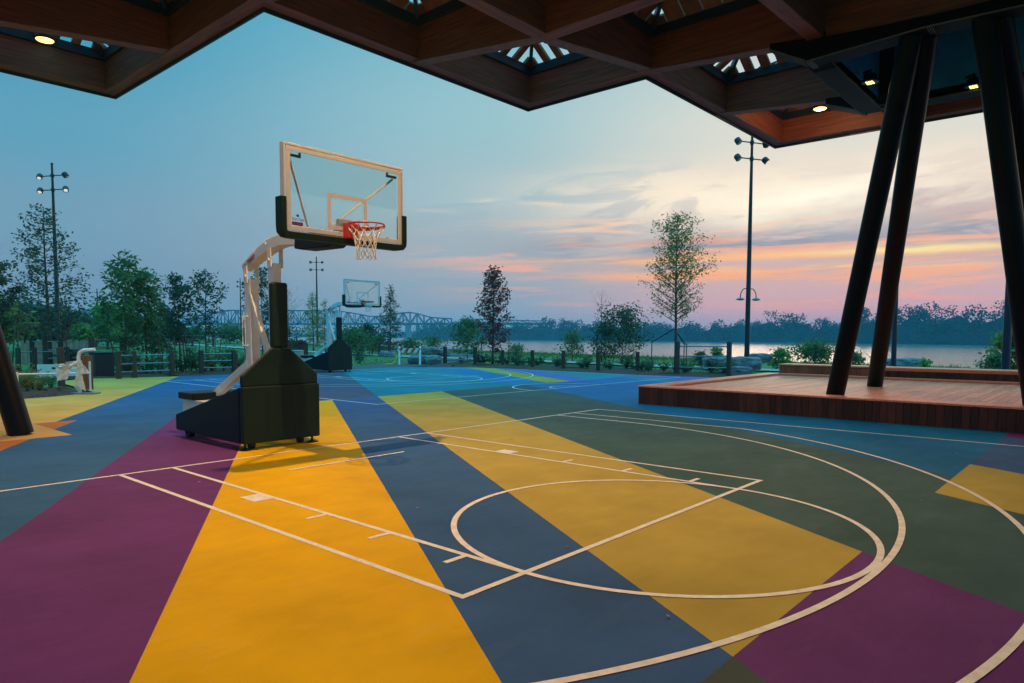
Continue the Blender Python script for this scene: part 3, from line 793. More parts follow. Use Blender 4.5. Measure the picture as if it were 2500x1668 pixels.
    for i in range(n+1):
        a = rad(90-140+280*i/n) if False else rad(-90+(-150+300*i/n)+180)
        R = .236; x, y_ = C0[0]+R*math.cos(a), C0[1]+R*math.sin(a); dz = .042*max(.25, (1+math.sin(a))/2)
        v += [(x, y_, C0[2]-.006), (x, y_, C0[2]-.006-dz), (x*1.0+.006*math.cos(a), y_+.006*math.sin(a), C0[2]-.006-dz), (x+.006*math.cos(a), y_+.006*math.sin(a), C0[2]-.006)]
    for i in range(n):
        for k in range(4): f.append((4*i+k, 4*i+4+k, 4*i+4+(k+1) % 4, 4*i+(k+1) % 4))
    mb.add(v, f)
    rim = mb.build('rim', 'orange_red', t, smooth=50)
    # net
    mb = MB(); nh = 12; rr = random.Random(5)
    lev = [(3.045, .226), (2.945, .175), (2.875, .140), (2.80, .128), (2.735, .120), (2.675, .122), (2.625, .128)]
    node = {}
    for l, (z, R) in enumerate(lev):
        for k in range(nh):
            a = 2*math.pi*(k+(.5 if l % 2 else 0))/nh
            q = R*(1+rr.uniform(-.06, .06)); node[l, k] = Vector((q*math.cos(a), -1.60+q*math.sin(a), z+rr.uniform(-.010, .010)))
    for k in range(nh):
        mb.tube([node[0, k]+Vector((0, 0, .02)), node[0, k]], .004, 5)
        for l in range(len(lev)-1):
            o = 0 if l % 2 == 0 else 1
            for nb in ((k-1+o) % nh, (k+o) % nh):
                p, q = node[l, k], node[l+1, nb]
                mid = p.lerp(q, .5)+Vector((0, 0, -.006)); mb.tube([p, mid, q], .0042, 5)
    mb.build('net', 'net', t)
    # maker's print on the glass
    text_mesh('First Team', .055, (-.815, -1.219, 3.062), (1, 0, 0), (0, 0, 1), 'lettering', 'purple_ink', glass, shear=.2, fitw=.165)
    mb = MB(); mb.lathe((-.735, -1.2165, 3.125), [(.017, 0), (.017, .002)], 14, (0, -1, 0)); mb.add([(-.762, -1.2178, 3.125), (-.735, -1.2178, 3.113), (-.708, -1.2178, 3.125), (-.735, -1.2178, 3.137)], [(0, 1, 2, 3)]); mb.build('emblem', 'purple_ink', glass)
    mb = MB(); mb.box(-.815, -.665, -1.219, -1.2155, 3.005, 3.048); mb.build('sticker', 'purple_ink', glass)
    return t
hoop = make_hoop('near portable basketball hoop with dark green padded base under the canopy, lit warm')
dup(hoop, (12.65, 17.35, 0), 'far portable basketball hoop with bluish frame standing on the blue court in the open')

# ------------------------------------------------------------------ floodlight poles
def flood(base, H, label, arm=1.05, yaw=0, lits=(1, 1, 0, 1), goose=False, spacing=.92, r0=.15):
    t = thing('floodlight_pole', label, 'light pole', base, 'floodlight poles round the courts')
    bx, by, bz = base; mb = MB(); mb.tube([(bx, by, bz), (bx, by, bz+H*.5), (bx, by, bz+H)], [r0, r0*.78, r0*.42], 14); mb.lathe((bx, by, bz), [(r0*1.8, 0), (r0*1.8, .04)], 14)
    mb.lathe((bx, by, bz+H), [(r0*.6, 0), (r0*.6, .06), (.01, .10)], 12); mb.build('pole', 'pole', t, smooth=40)
    d = Vector((math.cos(yaw), math.sin(yaw), 0)); k = 0
    for lv in range(2):
        z = bz+H-.75-spacing*lv; c = Vector((bx, by, z)); mb = MB()
        mb.tube([c-d*arm*.82, c+d*arm*.82], .035, 8); mb.lathe((bx, by, z-.1), [(r0*.75, 0), (r0*.75, .2)], 10); mb.build('crossarm', 'pole', t, smooth=40)
        for s in (-1, 1):
            p = c+d*s*arm; ax = (Vector((0, 0, -1))*.8+d*s*(.55 if k in (1, 3) else -.25)+Vector((d.y, -d.x, 0))*(.5 if k != 1 else -.2)).normalized()
            mb = MB(); mb.lathe(p-ax*.12, [(.09, -.06), (.16, -.02), (.18, .06), (.18, .26), (.165, .27)], 16, ax)
            mb.tube([c+d*s*arm*.80, p-ax*.02+d*s*-.20+Vector((0, 0, .08)), p+d*s*-.17], .02, 6); mb.tube([c+d*s*arm*.80, p+d*s*-.20+Vector((0, 0, -.10)), p+d*s*-.17], .02, 6)
            la = mb.build('lamp', 'pole', t, smooth=35)
            mb = MB(); mb.lathe(p-ax*.12, [(.125, .270), (.10, .31), (.06, .33), (.01, .34)], 16, ax); mb.build('lens', 'lit_flood' if lits[k] else 'dim_flood', la, smooth=True); k += 1
    if goose:
        for s in (-1, 1):
            z = bz+4.35; q = Vector((bx, by, z)); mb = MB()
            mb.tube([q+d*s*(.5-.5*math.cos(a))*1.06+Vector((0, 0, .24*math.sin(a)-.02)) if False else q+d*s*(.10+.43*i/8)+Vector((0, 0, (0 if i < 3 else -.10*((i-3)/5)**2*3))) for i, a in enumerate([x*.3 for x in range(9)])]+[q+d*s*.545+Vector((0, 0, -.50))], .025, 8)
            ga = mb.build('gooseneck_arm', 'pole', t, smooth=40)
            mb = MB(); mb.lathe(q+d*s*.545+Vector((0, 0, -.62)), [(.10, -.05), (.24, 0), (.24, .03), (.12, .09), (.04, .13)], 18); mb.build('lamp_shade', 'rail', ga, smooth=40)
    return t
yawp = math.atan2(rt.y, rt.x)
b_ = gp(1824.5, 42); flood((b_.x, b_.y, 0), 13.25, 'tall floodlight pole with two curved pedestrian lamps low on its shaft', yaw=yawp+.35, lits=(0, 0, 0, 1), goose=True, arm=.95, spacing=.9)
b_ = gp(142.5, 56); flood((b_.x, b_.y, -.07), 12.95, 'tall floodlight pole standing in front of the sparse tree at the left', yaw=yawp-.25, lits=(1, 0, 1, 1), arm=1.05)
b_ = gp(775, 108); flood((b_.x, b_.y, .2), 12.9, 'slim floodlight pole rising between the two hoops', yaw=yawp+.15, lits=(0, 1, 0, 0), arm=.85, r0=.17, spacing=1.1)
b_ = gp(589, 150); flood((b_.x, b_.y, .5), 12.3, 'far floodlight pole seen end-on just left of the near hoop mast', yaw=yawp+1.45, lits=(0, 0, 0, 0), r0=.17)
b_ = gp(240.5, 170); flood((b_.x, b_.y, .8), 10.2, 'farthest small floodlight pole above the green trees at the left', yaw=yawp-.1, lits=(0, 1, 0, 0), arm=1.6, r0=.2, spacing=1.7)
b_ = gp(2184, 31); flood((b_.x, b_.y, 0), 7.4, 'floodlight pole half hidden behind the pair of leaning columns', yaw=yawp+.9, lits=(1, 1, 0, 0), arm=.35, r0=.10, spacing=.5)
b_ = gp(2459, 28.5); flood((b_.x, b_.y, 0), 12.6, 'floodlight pole behind the bench at the far right', yaw=yawp+.3, lits=(0, 0, 0, 0), r0=.13)

# ------------------------------------------------------------------ posts, rail fences
def post(name, p, h, label, cat='post', group=None, w=.15, lean=0):
    mb = MB(); mb.box(p[0]-w/2, p[0]+w/2, p[1]-w/2, p[1]+w/2, -.05, h)
    return tag(mb.build(name, 'post', bevel=.015), label, cat, group)
def rail_fence(pts, label, zs=(.42, .78, 1.14), h=1.30, w=.17, r=.026, off=.0):
    t = thing('rail_fence', label, 'fence', (pts[0][0], pts[0][1], 0), 'post and rail fences')
    for p in pts:
        mb = MB(); mb.box(p[0]-w/2, p[0]+w/2, p[1]-w/2, p[1]+w/2, -.05, h); mb.build('post', 'post', t, bevel=.015)
    for a, b_ in zip(pts, pts[1:]):
        d = Vector((b_[0]-a[0], b_[1]-a[1], 0)).normalized(); s = w/2+.012
        for z in zs:
            mb = MB(); p = Vector((a[0], a[1], z))+d*s; q = Vector((b_[0], b_[1], z))-d*s; mb.tube([p, q], r, 8)
            for e in (p, q-d*.03): mb.tube([e, e+d*.03], r*2.0, 8)
            mb.build('rail', 'rail', t, smooth=40)
    return t
G = lambda u, v: tuple(lvl(u, v)[:2])
rail_fence([G(1086.7, 889.7), G(1160, 889.7)], 'three-rail fence between two posts beside the stacked boulders', h=1.0, zs=(.25, .55, .86))
names = ['first', 'second', 'third', 'fourth', 'fifth']
for k, (u, v, vt) in enumerate([(1227, 891, 854.6), (1300, 897.7, 855), (1375.6, 901, 856), (1460, 905.6, 857.8), (1556, 907, 859)]):
    p = lvl(u, v); d = (p-CAM).xy.length; h = at(u, vt, d).z
    post('bollard_post', p, h, 'lone wooden post, %s from the red-leaved tree towards the stage, in the planted bed' % names[k], 'post', 'wooden posts along the planted bed')
rail_fence([G(1652.6, 915), G(1779, 917)], 'three-rail fence between two posts in front of the staked tree by the river', h=1.42, zs=(.32, .80, 1.22))
rail_fence([G(290, 925), G(328, 922.5), G(420, 918.7)], 'bent three-rail fence on the blue court edge below the bushy green trees', h=1.02, zs=(.24, .54, .86), w=.165)
rail_fence([G(492, 913.6), G(572, 912)], 'short three-rail fence just left of the near hoop base', h=1.0, zs=(.26, .55, .84), w=.17)
rail_fence([(-.8, 17.3), (1.5, 16.0)], 'low rail fence just behind the plastic-wrapped handrail', h=1.25, zs=(.30,), w=.17)
rail_fence([(1.5, 16.06), (3.9, 17.5)], 'rail fence turning back toward the dark bin', h=1.22, zs=(1.0,), w=.2) if False else None
rail_fence([G(80, 900), G(112, 902), G(150, 900)], 'rail fence in front of the picket fence, nearest the leaning left column', h=1.45, zs=(.5, .9, 1.3), w=.18)
rail_fence([gp(42, 38)[:2], gp(82, 38)[:2], gp(162, 39)[:2]], 'upper rail fence beneath the sparse tall tree at the left', h=1.05, zs=(.85,), w=.18)
rail_fence([G(226, 917), gp(298, 34)[:2]], 'rail fence behind the dark bin at the lawn edge', h=1.55, zs=(.7, 1.1, 1.42), w=.18)
rail_fence([gp(748, 62)[:2], gp(796, 62)[:2]], 'small rail fence behind the far hoop', h=.95, zs=(.3, .6, .9))
rail_fence([gp(926, 57)[:2], gp(950, 57)[:2], gp(977, 57)[:2]], 'small rail fence under the thin conifer', h=.95, zs=(.4, .8))
rail_fence([gp(160, 92)[:2], gp(185, 92)[:2], gp(220, 92)[:2], gp(234, 92)[:2]], 'distant rail fence along the far path at the left', h=2.2, zs=(1.1, 1.6, 2.0), w=.2)
rail_fence([gp(392, 100)[:2], gp(430, 100)[:2], gp(470, 96)[:2], gp(520, 94)[:2]], 'distant rail fence behind the staked trees on the lawn', h=1.7, zs=(.5, 1.0, 1.5), w=.2)
# picket fence
t = thing('picket_fence', 'weathered grey picket fence behind the tall left pole', 'fence', gp(140, 50)); rr = random.Random(2)
mb = MB(); a, b_ = gp(52, 47), gp(222, 52)
n = 62
for k in range(n):
    p = a.lerp(b_, k/(n-1)); h = 1.22+rr.uniform(-.10, .10); mb.box(p.x-.035, p.x+.035, p.y-.012, p.y+.012, -.1, h)
mb.build('pickets', 'picket', t)
for z in (.35, .95):
    mb = MB(); mb.bar(a+Vector((.06, .06, z)), b_+Vector((.06, .06, z)), .04, .07); mb.build('rail', 'picket', t)

# ------------------------------------------------------------------ handrail with plastic sheet, bin, sign
t = thing('steel_handrail', 'peach-lit steel handrail with bent top on a base plate at the mulch bed', 'handrail', (1.1, 12.85, 0))
P = lvl(195, 962); D = (lvl(237, 962)-lvl(178, 962)).normalized()
dd = (P-CAM).xy.length
zt = at(195, 855, dd).z
Q = lvl(221, 953)
mb = MB(); mb.tube([P, P+Vector((0, 0, zt-.18)), P+Vector((0, 0, zt-.06))+D*.04, P+Vector((0, 0, zt))+D*.14, P+Vector((0, 0, zt+.02))+D*.45], .047, 14); mb.build('upright', 'white_steel', t, smooth=40)
mb = MB(); mb.bar(lvl(178, 962)+Vector((0, 0, .02)), lvl(238, 962)+Vector((0, 0, .02)), .36, .03); mb.build('base_plate', 'rail', t)
mb = MB(); mb.tube([Q, Q+Vector((0, 0, .86))], .028, 10); mb.build('upright', 'white_steel', t, smooth=40)
B0 = at(41, 914, 22.2); B1 = at(219, 911, 23.6)
mb = MB(); mb.tube([B0, B1], .027, 10); mb.build('rail', 'white_steel', t, smooth=40)
mb = MB(); mb.tube([(B0.x, B0.y, 0), (B0.x, B0.y, B0.z+.06)], .035, 10); mb.build('upright', 'white_steel', t, smooth=40)
# sheet: a flap over the rail, a twist round the upright, a hanging tail
mb = MB(); rp = random.Random(11)
def sheet(corners, nu, nv, amp, seed, thick=.006):
    a, b_, c, d = [Vector(x) for x in corners]; o = len(mb.v); r = random.Random(seed); ph = [r.uniform(0, 6) for _ in range(4)]
    nn = (b_-a).cross(d-a).normalized(); vs = []; fs = []
    for off in (0, thick):
        for j in range(nv+1):
            for i in range(nu+1):
                s, q = i/nu, j/nv; p = a.lerp(b_, s).lerp(d.lerp(c, s), q)
                p += nn*(amp*(math.sin(s*9+ph[0]+q*2)*(.3+q)+.5*math.sin(q*11+s*7+ph[1])+.35*math.sin(s*23+q*17+ph[2]))+off); vs.append(p)
    w = nu+1; h = w*(nv+1)
    for j in range(nv):
        for i in range(nu):
            k = j*w+i; fs.append((k, k+1, k+w+1, k+w)); fs.append((h+k, h+k+w, h+k+w+1, h+k+1))
    mb.add(vs, fs)
dn = 22.75
pt = lambda u, v, d=dn: at(u, v, d)
sheet([pt(137, 889), pt(176, 891), pt(165, 926), pt(139, 930)], 12, 12, .022, 1)
sheet([pt(137, 889, 22.73), pt(170, 888, 22.73), pt(172, 898, 22.72), pt(138, 896, 22.72)], 12, 5, .03, 2)
sheet([pt(160, 884, 22.73), pt(200, 880, 22.70), pt(204, 899, 22.66), pt(170, 900, 22.73)], 14, 8, .05, 3)
sheet([pt(191, 880, 22.65), pt(199, 882, 22.62), pt(218, 909, 22.6), pt(199, 914, 22.6)], 8, 10, .03, 4)
sheet([pt(189, 898, 22.62), pt(197, 898, 22.6), pt(209, 956, 22.6), pt(182, 940, 22.65)], 8, 14, .025, 5)
sheet([pt(188, 900, 22.7), pt(192, 900, 22.7), pt(196, 961, 22.7), pt(181, 945, 22.72)], 6, 12, .02, 6)
tag(mb.build('plastic_sheet', 'plastic', smooth=True), 'crumpled white plastic sheet draped over the steel handrail', 'plastic sheet')
p = lvl(211.5, 951); mb = MB(); mb.box(p.x-.16, p.x+.16, p.y-.10, p.y+.10, 0, 1.02)
tag(mb.build('wooden_post', mat('orange_brown_post', (.17, .065, .025), .7, var=.3, stretch=(5, 5, .7)), bevel=.01), 'squat orange-brown timber post beside the plastic-wrapped handrail', 'post')
t = thing('litter_bin', 'dark square litter bin standing on the court edge at the left', 'bin', (*G(250, 920), 0))
p = lvl(250, 920); mb = MB(); mb.box(p.x-.33, p.x+.33, p.y-.33, p.y+.33, .04, .90); mb.build('body', 'bin', t, bevel=.04, seg=3)
mb = MB(); mb.box(p.x-.35, p.x+.35, p.y-.35, p.y+.35, .905, .96); mb.build('lid', 'bin', t, bevel=.02)
t = thing('low_sign', 'long low white panel with two dark dots behind the rail fence', 'sign', (*G(130, 926), 0))
a, b_ = lvl(92, 926), lvl(206, 924); mb = MB(); mb.bar(a+Vector((0, 0, .32)), b_+Vector((0, 0, .32)), .06, .44); mb.build('panel', 'sign', t)
nn = Vector((0, 0, 1)).cross((b_-a).normalized()); nn = -nn if nn.dot(CAM-a) < 0 else nn
mb = MB()
for s in (.335, .365): mb.lathe(a.lerp(b_, s)+nn*.031+Vector((0, 0, .40)), [(.04, 0), (.04, .004)], 14, nn)
for s in (.045, .065, .085, .105): mb.lathe(a.lerp(b_, s)+nn*.031+Vector((0, 0, .22)), [(.02, 0), (.02, .004)], 10, nn)
mb.build('dot', 'black_ink', t)
# planter / pale drum and red boards behind far hoop
p = gp(724, 47); t = thing('pale_drum', 'pale round concrete drum behind the near hoop base', 'drum', p)
mb = MB(); mb.lathe((p.x, p.y, -.05), [(.40, 0), (.42, .05), (.42, .62), (.38, .64)], 24); mb.build('body', 'concrete', t, smooth=40)
mb = MB(); mb.lathe((p.x, p.y, .592), [(.435, 0), (.435, .05), (.38, .07)], 24); mb.build('rim', 'concrete', t, smooth=40)
t = thing('board_fence', 'red-brown board fence behind the near hoop', 'fence', gp(726, 66)); mb = MB()
a, b_ = gp(702, 66), gp(749, 64)
for k in range(12):
    q = a.lerp(b_, k/12); mb.box(q.x-.07, q.x+.07, q.y-.02, q.y+.02, -.1, 1.15+.05*math.sin(k*2.3))
mb.build('boards', 'fence_red', t)
mb = MB(); mb.bar(a+Vector((.07, .07, .9)), b_+Vector((.07, .07, .9)), .05, .1); mb.build('rail', 'fence_red', t)
# barricade
L0, L1 = lvl(976, 890), lvl(1026, 890)
t = thing('road_barricade', 'white A-frame barricade with orange stripes at the end of the far court', 'barricade', L0)
ax = (L1-L0); ax.normalize(); pn = Vector((-ax.y, ax.x, 0))
for c in (L0, L1):
    for s in (-1, 1):
        mb = MB(); mb.bar(c+pn*s*.36, c+Vector((0, 0, 1.02))+pn*s*.03, .045, .09, ax); mb.build('leg', 'barrier_white', t)
    mb = MB(); mb.bar(c+pn*.22+Vector((0, 0, .38)), c-pn*.22+Vector((0, 0, .38)), .03, .07); mb.build('brace', 'barrier_white', t)
f_ = -pn if (-pn).dot(CAM-L0) > 0 else pn
mb = MB(); A_ = L0-ax*.12+f_*.11; B_ = L1+ax*.02+f_*.11; mb.bar(A_+Vector((0, 0, .80)), B_+Vector((0, 0, .80)), .025, .25); bd = mb.build('board', 'barrier_white', t)
mb = MB(); ln = (B_-A_).length; k = 0
while k*.36 < ln-.1:
    x0 = k*.36; pts = [(x0, .0), (min(ln, x0+.18), 0), (min(ln, x0+.32), .246), (min(ln, x0+.14), .246)]
    mb.add([A_+ax*a_+f_*.0145+Vector((0, 0, .677+z_)) for a_, z_ in pts], [(0, 1, 2, 3)]); k += 1
mb.build('stripe', 'barrier_orange', bd)
mb = MB(); q = L0+f_*.12
mb.tube([q+Vector((0, 0, .72)), q-ax*.10+f_*.05+Vector((0, 0, .45)), q-ax*.22+f_*.1+Vector((0, 0, .2)), q-ax*.42+f_*.15+Vector((0, 0, .03)), q-ax*.8+f_*.2+Vector((0, 0, .02))], .035, 5)
mb.tube([q+Vector((0, 0, .70)), q-ax*.20+f_*.05+Vector((0, 0, .38)), q-ax*.12+f_*.1+Vector((0, 0, .15))], .028, 5)
tag(mb.build('warning_tape', 'tape'), 'yellow warning tape trailing from the barricade leg onto the ground', 'tape')
# boulders
def boulder(u, v, d, sx, sy, sz, z, label, seed, rz=0, flat=.6):
    p = gp(u, d); mb = MB(); mb.rock((p.x, p.y, z), sx, sy, sz, random.Random(seed), 4, flat, rz)
    return tag(mb.build('boulder', 'rock', smooth=50), label, 'boulder', 'limestone boulders')
ry = yawp
boulder(1019, 0, 40.6, .62, .5, .30, .22, 'lowest left dark stone block of the boulder stack', 1, ry)
boulder(1057, 0, 40.0, .55, .5, .30, .24, 'broad pale stone block in front of the boulder stack', 2, ry)
boulder(1049, 0, 41.2, .60, .5, .24, .74, 'topmost flat slab of the boulder stack', 3, ry)
boulder(1082, 0, 41.5, .42, .4, .22, .62, 'small dark stone at the fence side of the boulder stack', 4, ry)
boulder(1765, 0, 34.5, 1.0, .6, .26, .42, 'grey slab behind the rail fence left of the tall pole', 5, ry)
boulder(1816, 0, 33.6, .85, .6, .33, .42, 'large rough pale boulder at the foot of the tall pole', 6, ry)
boulder(1858, 0, 35.5, .55, .4, .24, .62, 'brown boulder with pale broken end right of the tall pole', 7, ry)
boulder(1800, 0, 32.6, .75, .4, .22, .12, 'dark flat stone below the rough boulder at the stage corner', 9, ry)
boulder(2208, 0, 36, .95, .6, .22, .50, 'low dark boulder behind the bench and columns', 8, ry)
boulder(945, 0, 55, .7, .5, .25, .15, 'distant grey boulder under the thin conifer', 10, ry)

# ------------------------------------------------------------------ vegetation
def grow(base, H, R, clear, style, nb, nleaf, lf, lw, seed, tr=.06, rise=.5, wob=.02, lean=(0, 0), twigs=4, jit=.22):
    """returns trunk MB and crown MB: tapered trunk, limbs, twigs, leaves strewn along the twigs"""
    r = random.Random(seed); T = MB(); C = MB(); bx, by, bz = base
    def tp(t):
        return Vector((bx+lean[0]*t*H+wob*H*math.sin(3*t+seed)*t, by+lean[1]*t*H+wob*H*math.cos(2.3*t+seed)*t, bz+t*H))
    n = 9; T.tube([tp(i/n*.98) for i in range(n+1)], [tr*(1-.92*i/n)*(1.25 if i == 0 else 1) for i in range(n+1)], 8)
    def prof(t):
        if style == 'oval': return max(.12, math.sin(math.pi*min(1, .16+.84*t))**.8)
        if style == 'egg': return max(.05, min(1, .50+1.7*t)*(1-t)**.58)
        if style == 'cone': return max(.06, (1-t)**.85*min(1, .35+t*5))
        if style == 'wide': return max(.15, (1-t*t)**.6)
        return max(.15, min(1, .4+1.6*t)*(1-.55*t*t))   # vase
    pts = []
    for k in range(nb):
        t = clear+(1-clear)*((k+r.random())/nb)**.95*.97; tt = (t-clear)/(1-clear)
        a = k*2.399+r.uniform(-.5, .5); L_ = R*prof(tt)*r.uniform(.72, 1.12)*math.sqrt(1+.75*(rise*(.7+.6*tt))**2)
        rs = rise*(.7+.6*tt) if style != 'cone' else rise*(.4+1.2*tt)
        p = tp(t); d = Vector((math.cos(a), math.sin(a), rs)).normalized()
        q = p+d*L_*.5+Vector((0, 0, -.02*L_)); e = q+(d+Vector((r.uniform(-.2, .2), r.uniform(-.2, .2), r.uniform(-.05, .25)))).normalized()*L_*.5
        if e.z > bz+H*.99:
            k_ = max(.15, (bz+H*.99-p.z)/max(.01, e.z-p.z)); e = p.lerp(e, k_); q = p.lerp(q, k_)
        br = max(.006, tr*.42*(1-t*.75)); T.tube([p, q, e], [br, br*.6, br*.22], 5, False)
        segs = [(p.lerp(q, .45), q, 1), (q, e, 2)]
        for m in range(twigs):
            s0 = p.lerp(q, r.uniform(.35, 1)) if r.random() < .45 else q.lerp(e, r.random()); dd_ = (d*.8+Vector((r.uniform(-1, 1), r.uniform(-1, 1), r.uniform(-.25, .7)))).normalized()
            e2 = s0+dd_*L_*r.uniform(.18, .42); T.tube([s0, e2], [br*.35, br*.12], 3, False); segs.append((s0, e2, 2))
        for s0, e2, w in segs: pts += [(s0, e2)]*w
    cw = []; acc = 0
    for s0, e2 in pts: acc += (e2-s0).length+.02; cw.append(acc)
    for _ in range(nleaf):
        s0, e2 = r.choices(pts, cum_weights=cw)[0]; p = s0.lerp(e2, r.random()**.7); j = R*jit*.5
        p = p+Vector((r.gauss(0, j), r.gauss(0, j), r.gauss(0, j*.8)))
        C.leaf(p, lf*r.uniform(.6, 1.3), lw*r.uniform(.6, 1.3), r)
    return T, C
def tree(name, label, cat, u, d, vt, hw, vclear, style, nb, nleaf, m, lf=.16, lw=.08, seed=1, tr=.06, rise=.5, group='trees in the park', bz=-.07, twigs=4, jit=.22, wob=.015, bark='bark', lean=(0, 0)):
    b_ = gp(u, d); dep = (gp(u, d)-CAM).dot(fw); H = at(u, vt, d).z-bz; R = hw*dep/F
    clear = max(.03, (at(u, vclear, d).z-bz)/H)
    T, C = grow((b_.x, b_.y, bz), H, R, clear, style, nb, nleaf, lf, lw, seed, tr, rise, wob, lean, twigs, jit)
    t = thing(name, label, cat, (b_.x, b_.y, bz), group)
    T.build('trunk', bark, t, smooth=True)
    if nleaf: C.build('crown', m, t)
    return t
TR = 'young trees round the courts'
tree('pin_oak', 'tall sparse tree with reddening leaves behind the tall left floodlight pole', 'tree', 121, 40, 500, 118, 835, 'egg', 52, 2700, 'lf_mix', .17, .09, 3, .11, .30, TR, twigs=6, jit=.13)
tree('pin_oak', 'red-leaved tree cut off by the left edge of the picture', 'tree', -28, 34, 575, 70, 850, 'oval', 30, 3400, 'lf_mix', .17, .09, 8, .08, .3, TR, twigs=5, jit=.15)
tree('magnolia_tree', 'tallest bushy green young tree left of centre with long leaves', 'tree', 308, 33, 622, 58, 850, 'oval', 28, 1750, 'lf_green', .26, .085, 12, .05, .7, TR, jit=.25)
tree('magnolia_tree', 'rounded green young tree close right of the tallest bushy one', 'tree', 356, 34, 660, 50, 862, 'oval', 26, 1600, 'lf_green', .26, .085, 15, .05, .7, TR, jit=.25)
tree('bay_tree', 'dark dense young tree with three thin stems on the lawn', 'tree', 437, 36, 672, 44, 845, 'oval', 24, 1500, 'lf_dark', .22, .08, 21, .045, .8, TR, jit=.24)
tree('bay_tree', 'small dark leafy tree filling the gap under the rounded green tree', 'tree', 395, 38, 745, 40, 872, 'oval', 18, 1200, 'lf_dark', .22, .08, 22, .04, .7, TR)
tree('slender_oak', 'thin upright tree with sparse leaves left of the near hoop', 'tree', 502, 44, 660, 42, 838, 'oval', 26, 1200, 'lf_dark', .20, .10, 31, .06, .9, TR, twigs=4, jit=.16)
tree('slender_oak', 'sparse tree partly behind the near hoop mast', 'tree', 640, 47, 652, 48, 850, 'oval', 28, 1900, 'lf_dark', .20, .10, 33, .06, .6, TR, jit=.18)
tree('bare_tree', 'faint nearly leafless tree right of the near hoop mast', 'tree', 706, 72, 706, 40, 800, 'oval', 24, 120, 'lf_red', .16, .09, 35, .05, .8, TR, twigs=7)
tree('bald_cypress', 'feathery conical tree in front of the slim floodlight pole', 'tree', 765, 76, 712, 40, 845, 'cone', 40, 2000, 'lf_olive', .26, .07, 41, .08, .15, TR, jit=.16)
tree('bald_cypress', 'smaller feathery tree just right of the slim floodlight pole', 'tree', 793, 78, 728, 26, 845, 'cone', 26, 900, 'lf_olive', .26, .07, 42, .06, .3, TR, jit=.16)
tree('bald_cypress', 'feathery conical tree right of the far hoop', 'tree', 953, 59, 694, 46, 855, 'cone', 48, 2600, 'lf_dark', .22, .06, 43, .08, .12, TR, jit=.14)
tree('red_maple', 'small tree with brown-red leaves at the centre above the planted bed', 'tree', 1203, 40.8, 653, 56, 862, 'egg', 40, 2800, 'lf_red', .17, .10, 51, .07, .75, TR, twigs=5, jit=.17)
tree('dead_sapling', 'bare leafless sapling beside the dark shrub', 'tree', 1469, 45, 708, 34, 800, 'oval', 14, 0, 'lf_red', .1, .05, 55, .045, 1.3, TR, twigs=5)
tree('willow_oak', 'tall oval leafy tree staked with black straps by the river', 'tree', 1651, 33, 524, 104, 792, 'egg', 72, 4600, 'lf_olive', .14, .055, 61, .085, .8, TR, twigs=6, jit=.12)
SH = 'shrubs along the river bank'
def shrub(label, u, d, vt, hw, m, seed, nleaf=900, lf=.16, lw=.09, vb=None, group=SH, name='shrub', bz=-.1, nb=22, rise=.9):
    return tree(name, label, 'shrub', u, d, vt, hw, 1200, 'wide', nb, nleaf, m, lf, lw, seed, .03, rise, group, bz, 4, .3)
shrub('big dark feathery shrub between the bare sapling and the staked tree', 1520, 42, 762, 72, 'lf_dark', 71, 3000)
shrub('rounded dark shrub at the foot of the bare sapling', 1478, 43, 800, 42, 'lf_dark', 72, 1300)
shrub('low loose shrub standing alone before the river left of the bare sapling', 1398, 46, 815, 38, 'lf_green', 73, 1100)
shrub('leafy green bush behind the red-leaved tree', 1142, 48, 782, 46, 'lf_green', 74, 1500, .2, .12)
shrub('lower green bush at the right foot of the red-leaved tree', 1262, 47, 846, 30, 'lf_green', 75, 600)
shrub('small bush at the near end of the river, left of the red-leaved tree', 1060, 50, 828, 34, 'lf_green', 76, 800)
shrub('small round bush right of the staked tree behind the rail fence', 1712, 38, 862, 22, 'lf_green', 77, 500)
shrub('bright sapling bush behind the right rail fence', 1752, 36, 852, 20, 'lf_bright', 78, 320, .18, .12)
shrub('bright yellow-green sapling left of the bench', 1907, 38, 858, 26, 'lf_bright', 79, 420, .2, .13)
shrub('wide green bush behind the bench left of the leaning columns', 1992, 42, 850, 62, 'lf_green', 80, 2600, .15, .09)
shrub('green bush showing between the two leaning columns', 2085, 42, 868, 32, 'lf_green', 81, 700)
shrub('little bright plant above the bench right of the columns', 2262, 34, 880, 16, 'lf_bright', 82, 200, .14, .1)
shrub('dark olive bush behind the right end of the bench', 2492, 38, 806, 58, 'lf_olive', 83, 2600, .2, .13)
shrub('low bush beside the right end pole', 2432, 37, 872, 34, 'lf_green', 84, 700)
shrub('dark dome-shaped tree-like bush right of the far hoop', 898, 66, 797, 34, 'lf_dark', 85, 1800, .22, .12)
shrub('broad bright green bush behind the far hoop', 862, 60, 812, 52, 'lf_green', 86, 2200, .24, .14)
shrub('low green bush under the thin conifer, bridge side', 925, 62, 828, 36, 'lf_green', 87, 900, .22, .13)
shrub('low green bush right of the thin conifer', 1003, 58, 836, 38, 'lf_green', 88, 900, .2, .12)
shrub('bushy clump at the lawn end left of the bridge pier', 560, 112, 806, 52, 'lf_green', 89, 1600, .4, .25)
shrub('lower bushy clump beside the far floodlight pole', 610, 110, 812, 40, 'lf_green', 90, 1000, .4, .25)
shrub('dark bush showing between near hoop mast and drum', 690, 64, 800, 44, 'lf_dark', 91, 1100, .24, .13)
shrub('small weed on the lawn in front of the far path', 878, 43, 850, 16, 'lf_dark', 92, 200, .14, .09)
BG = 'trees beyond the lawn on the left'
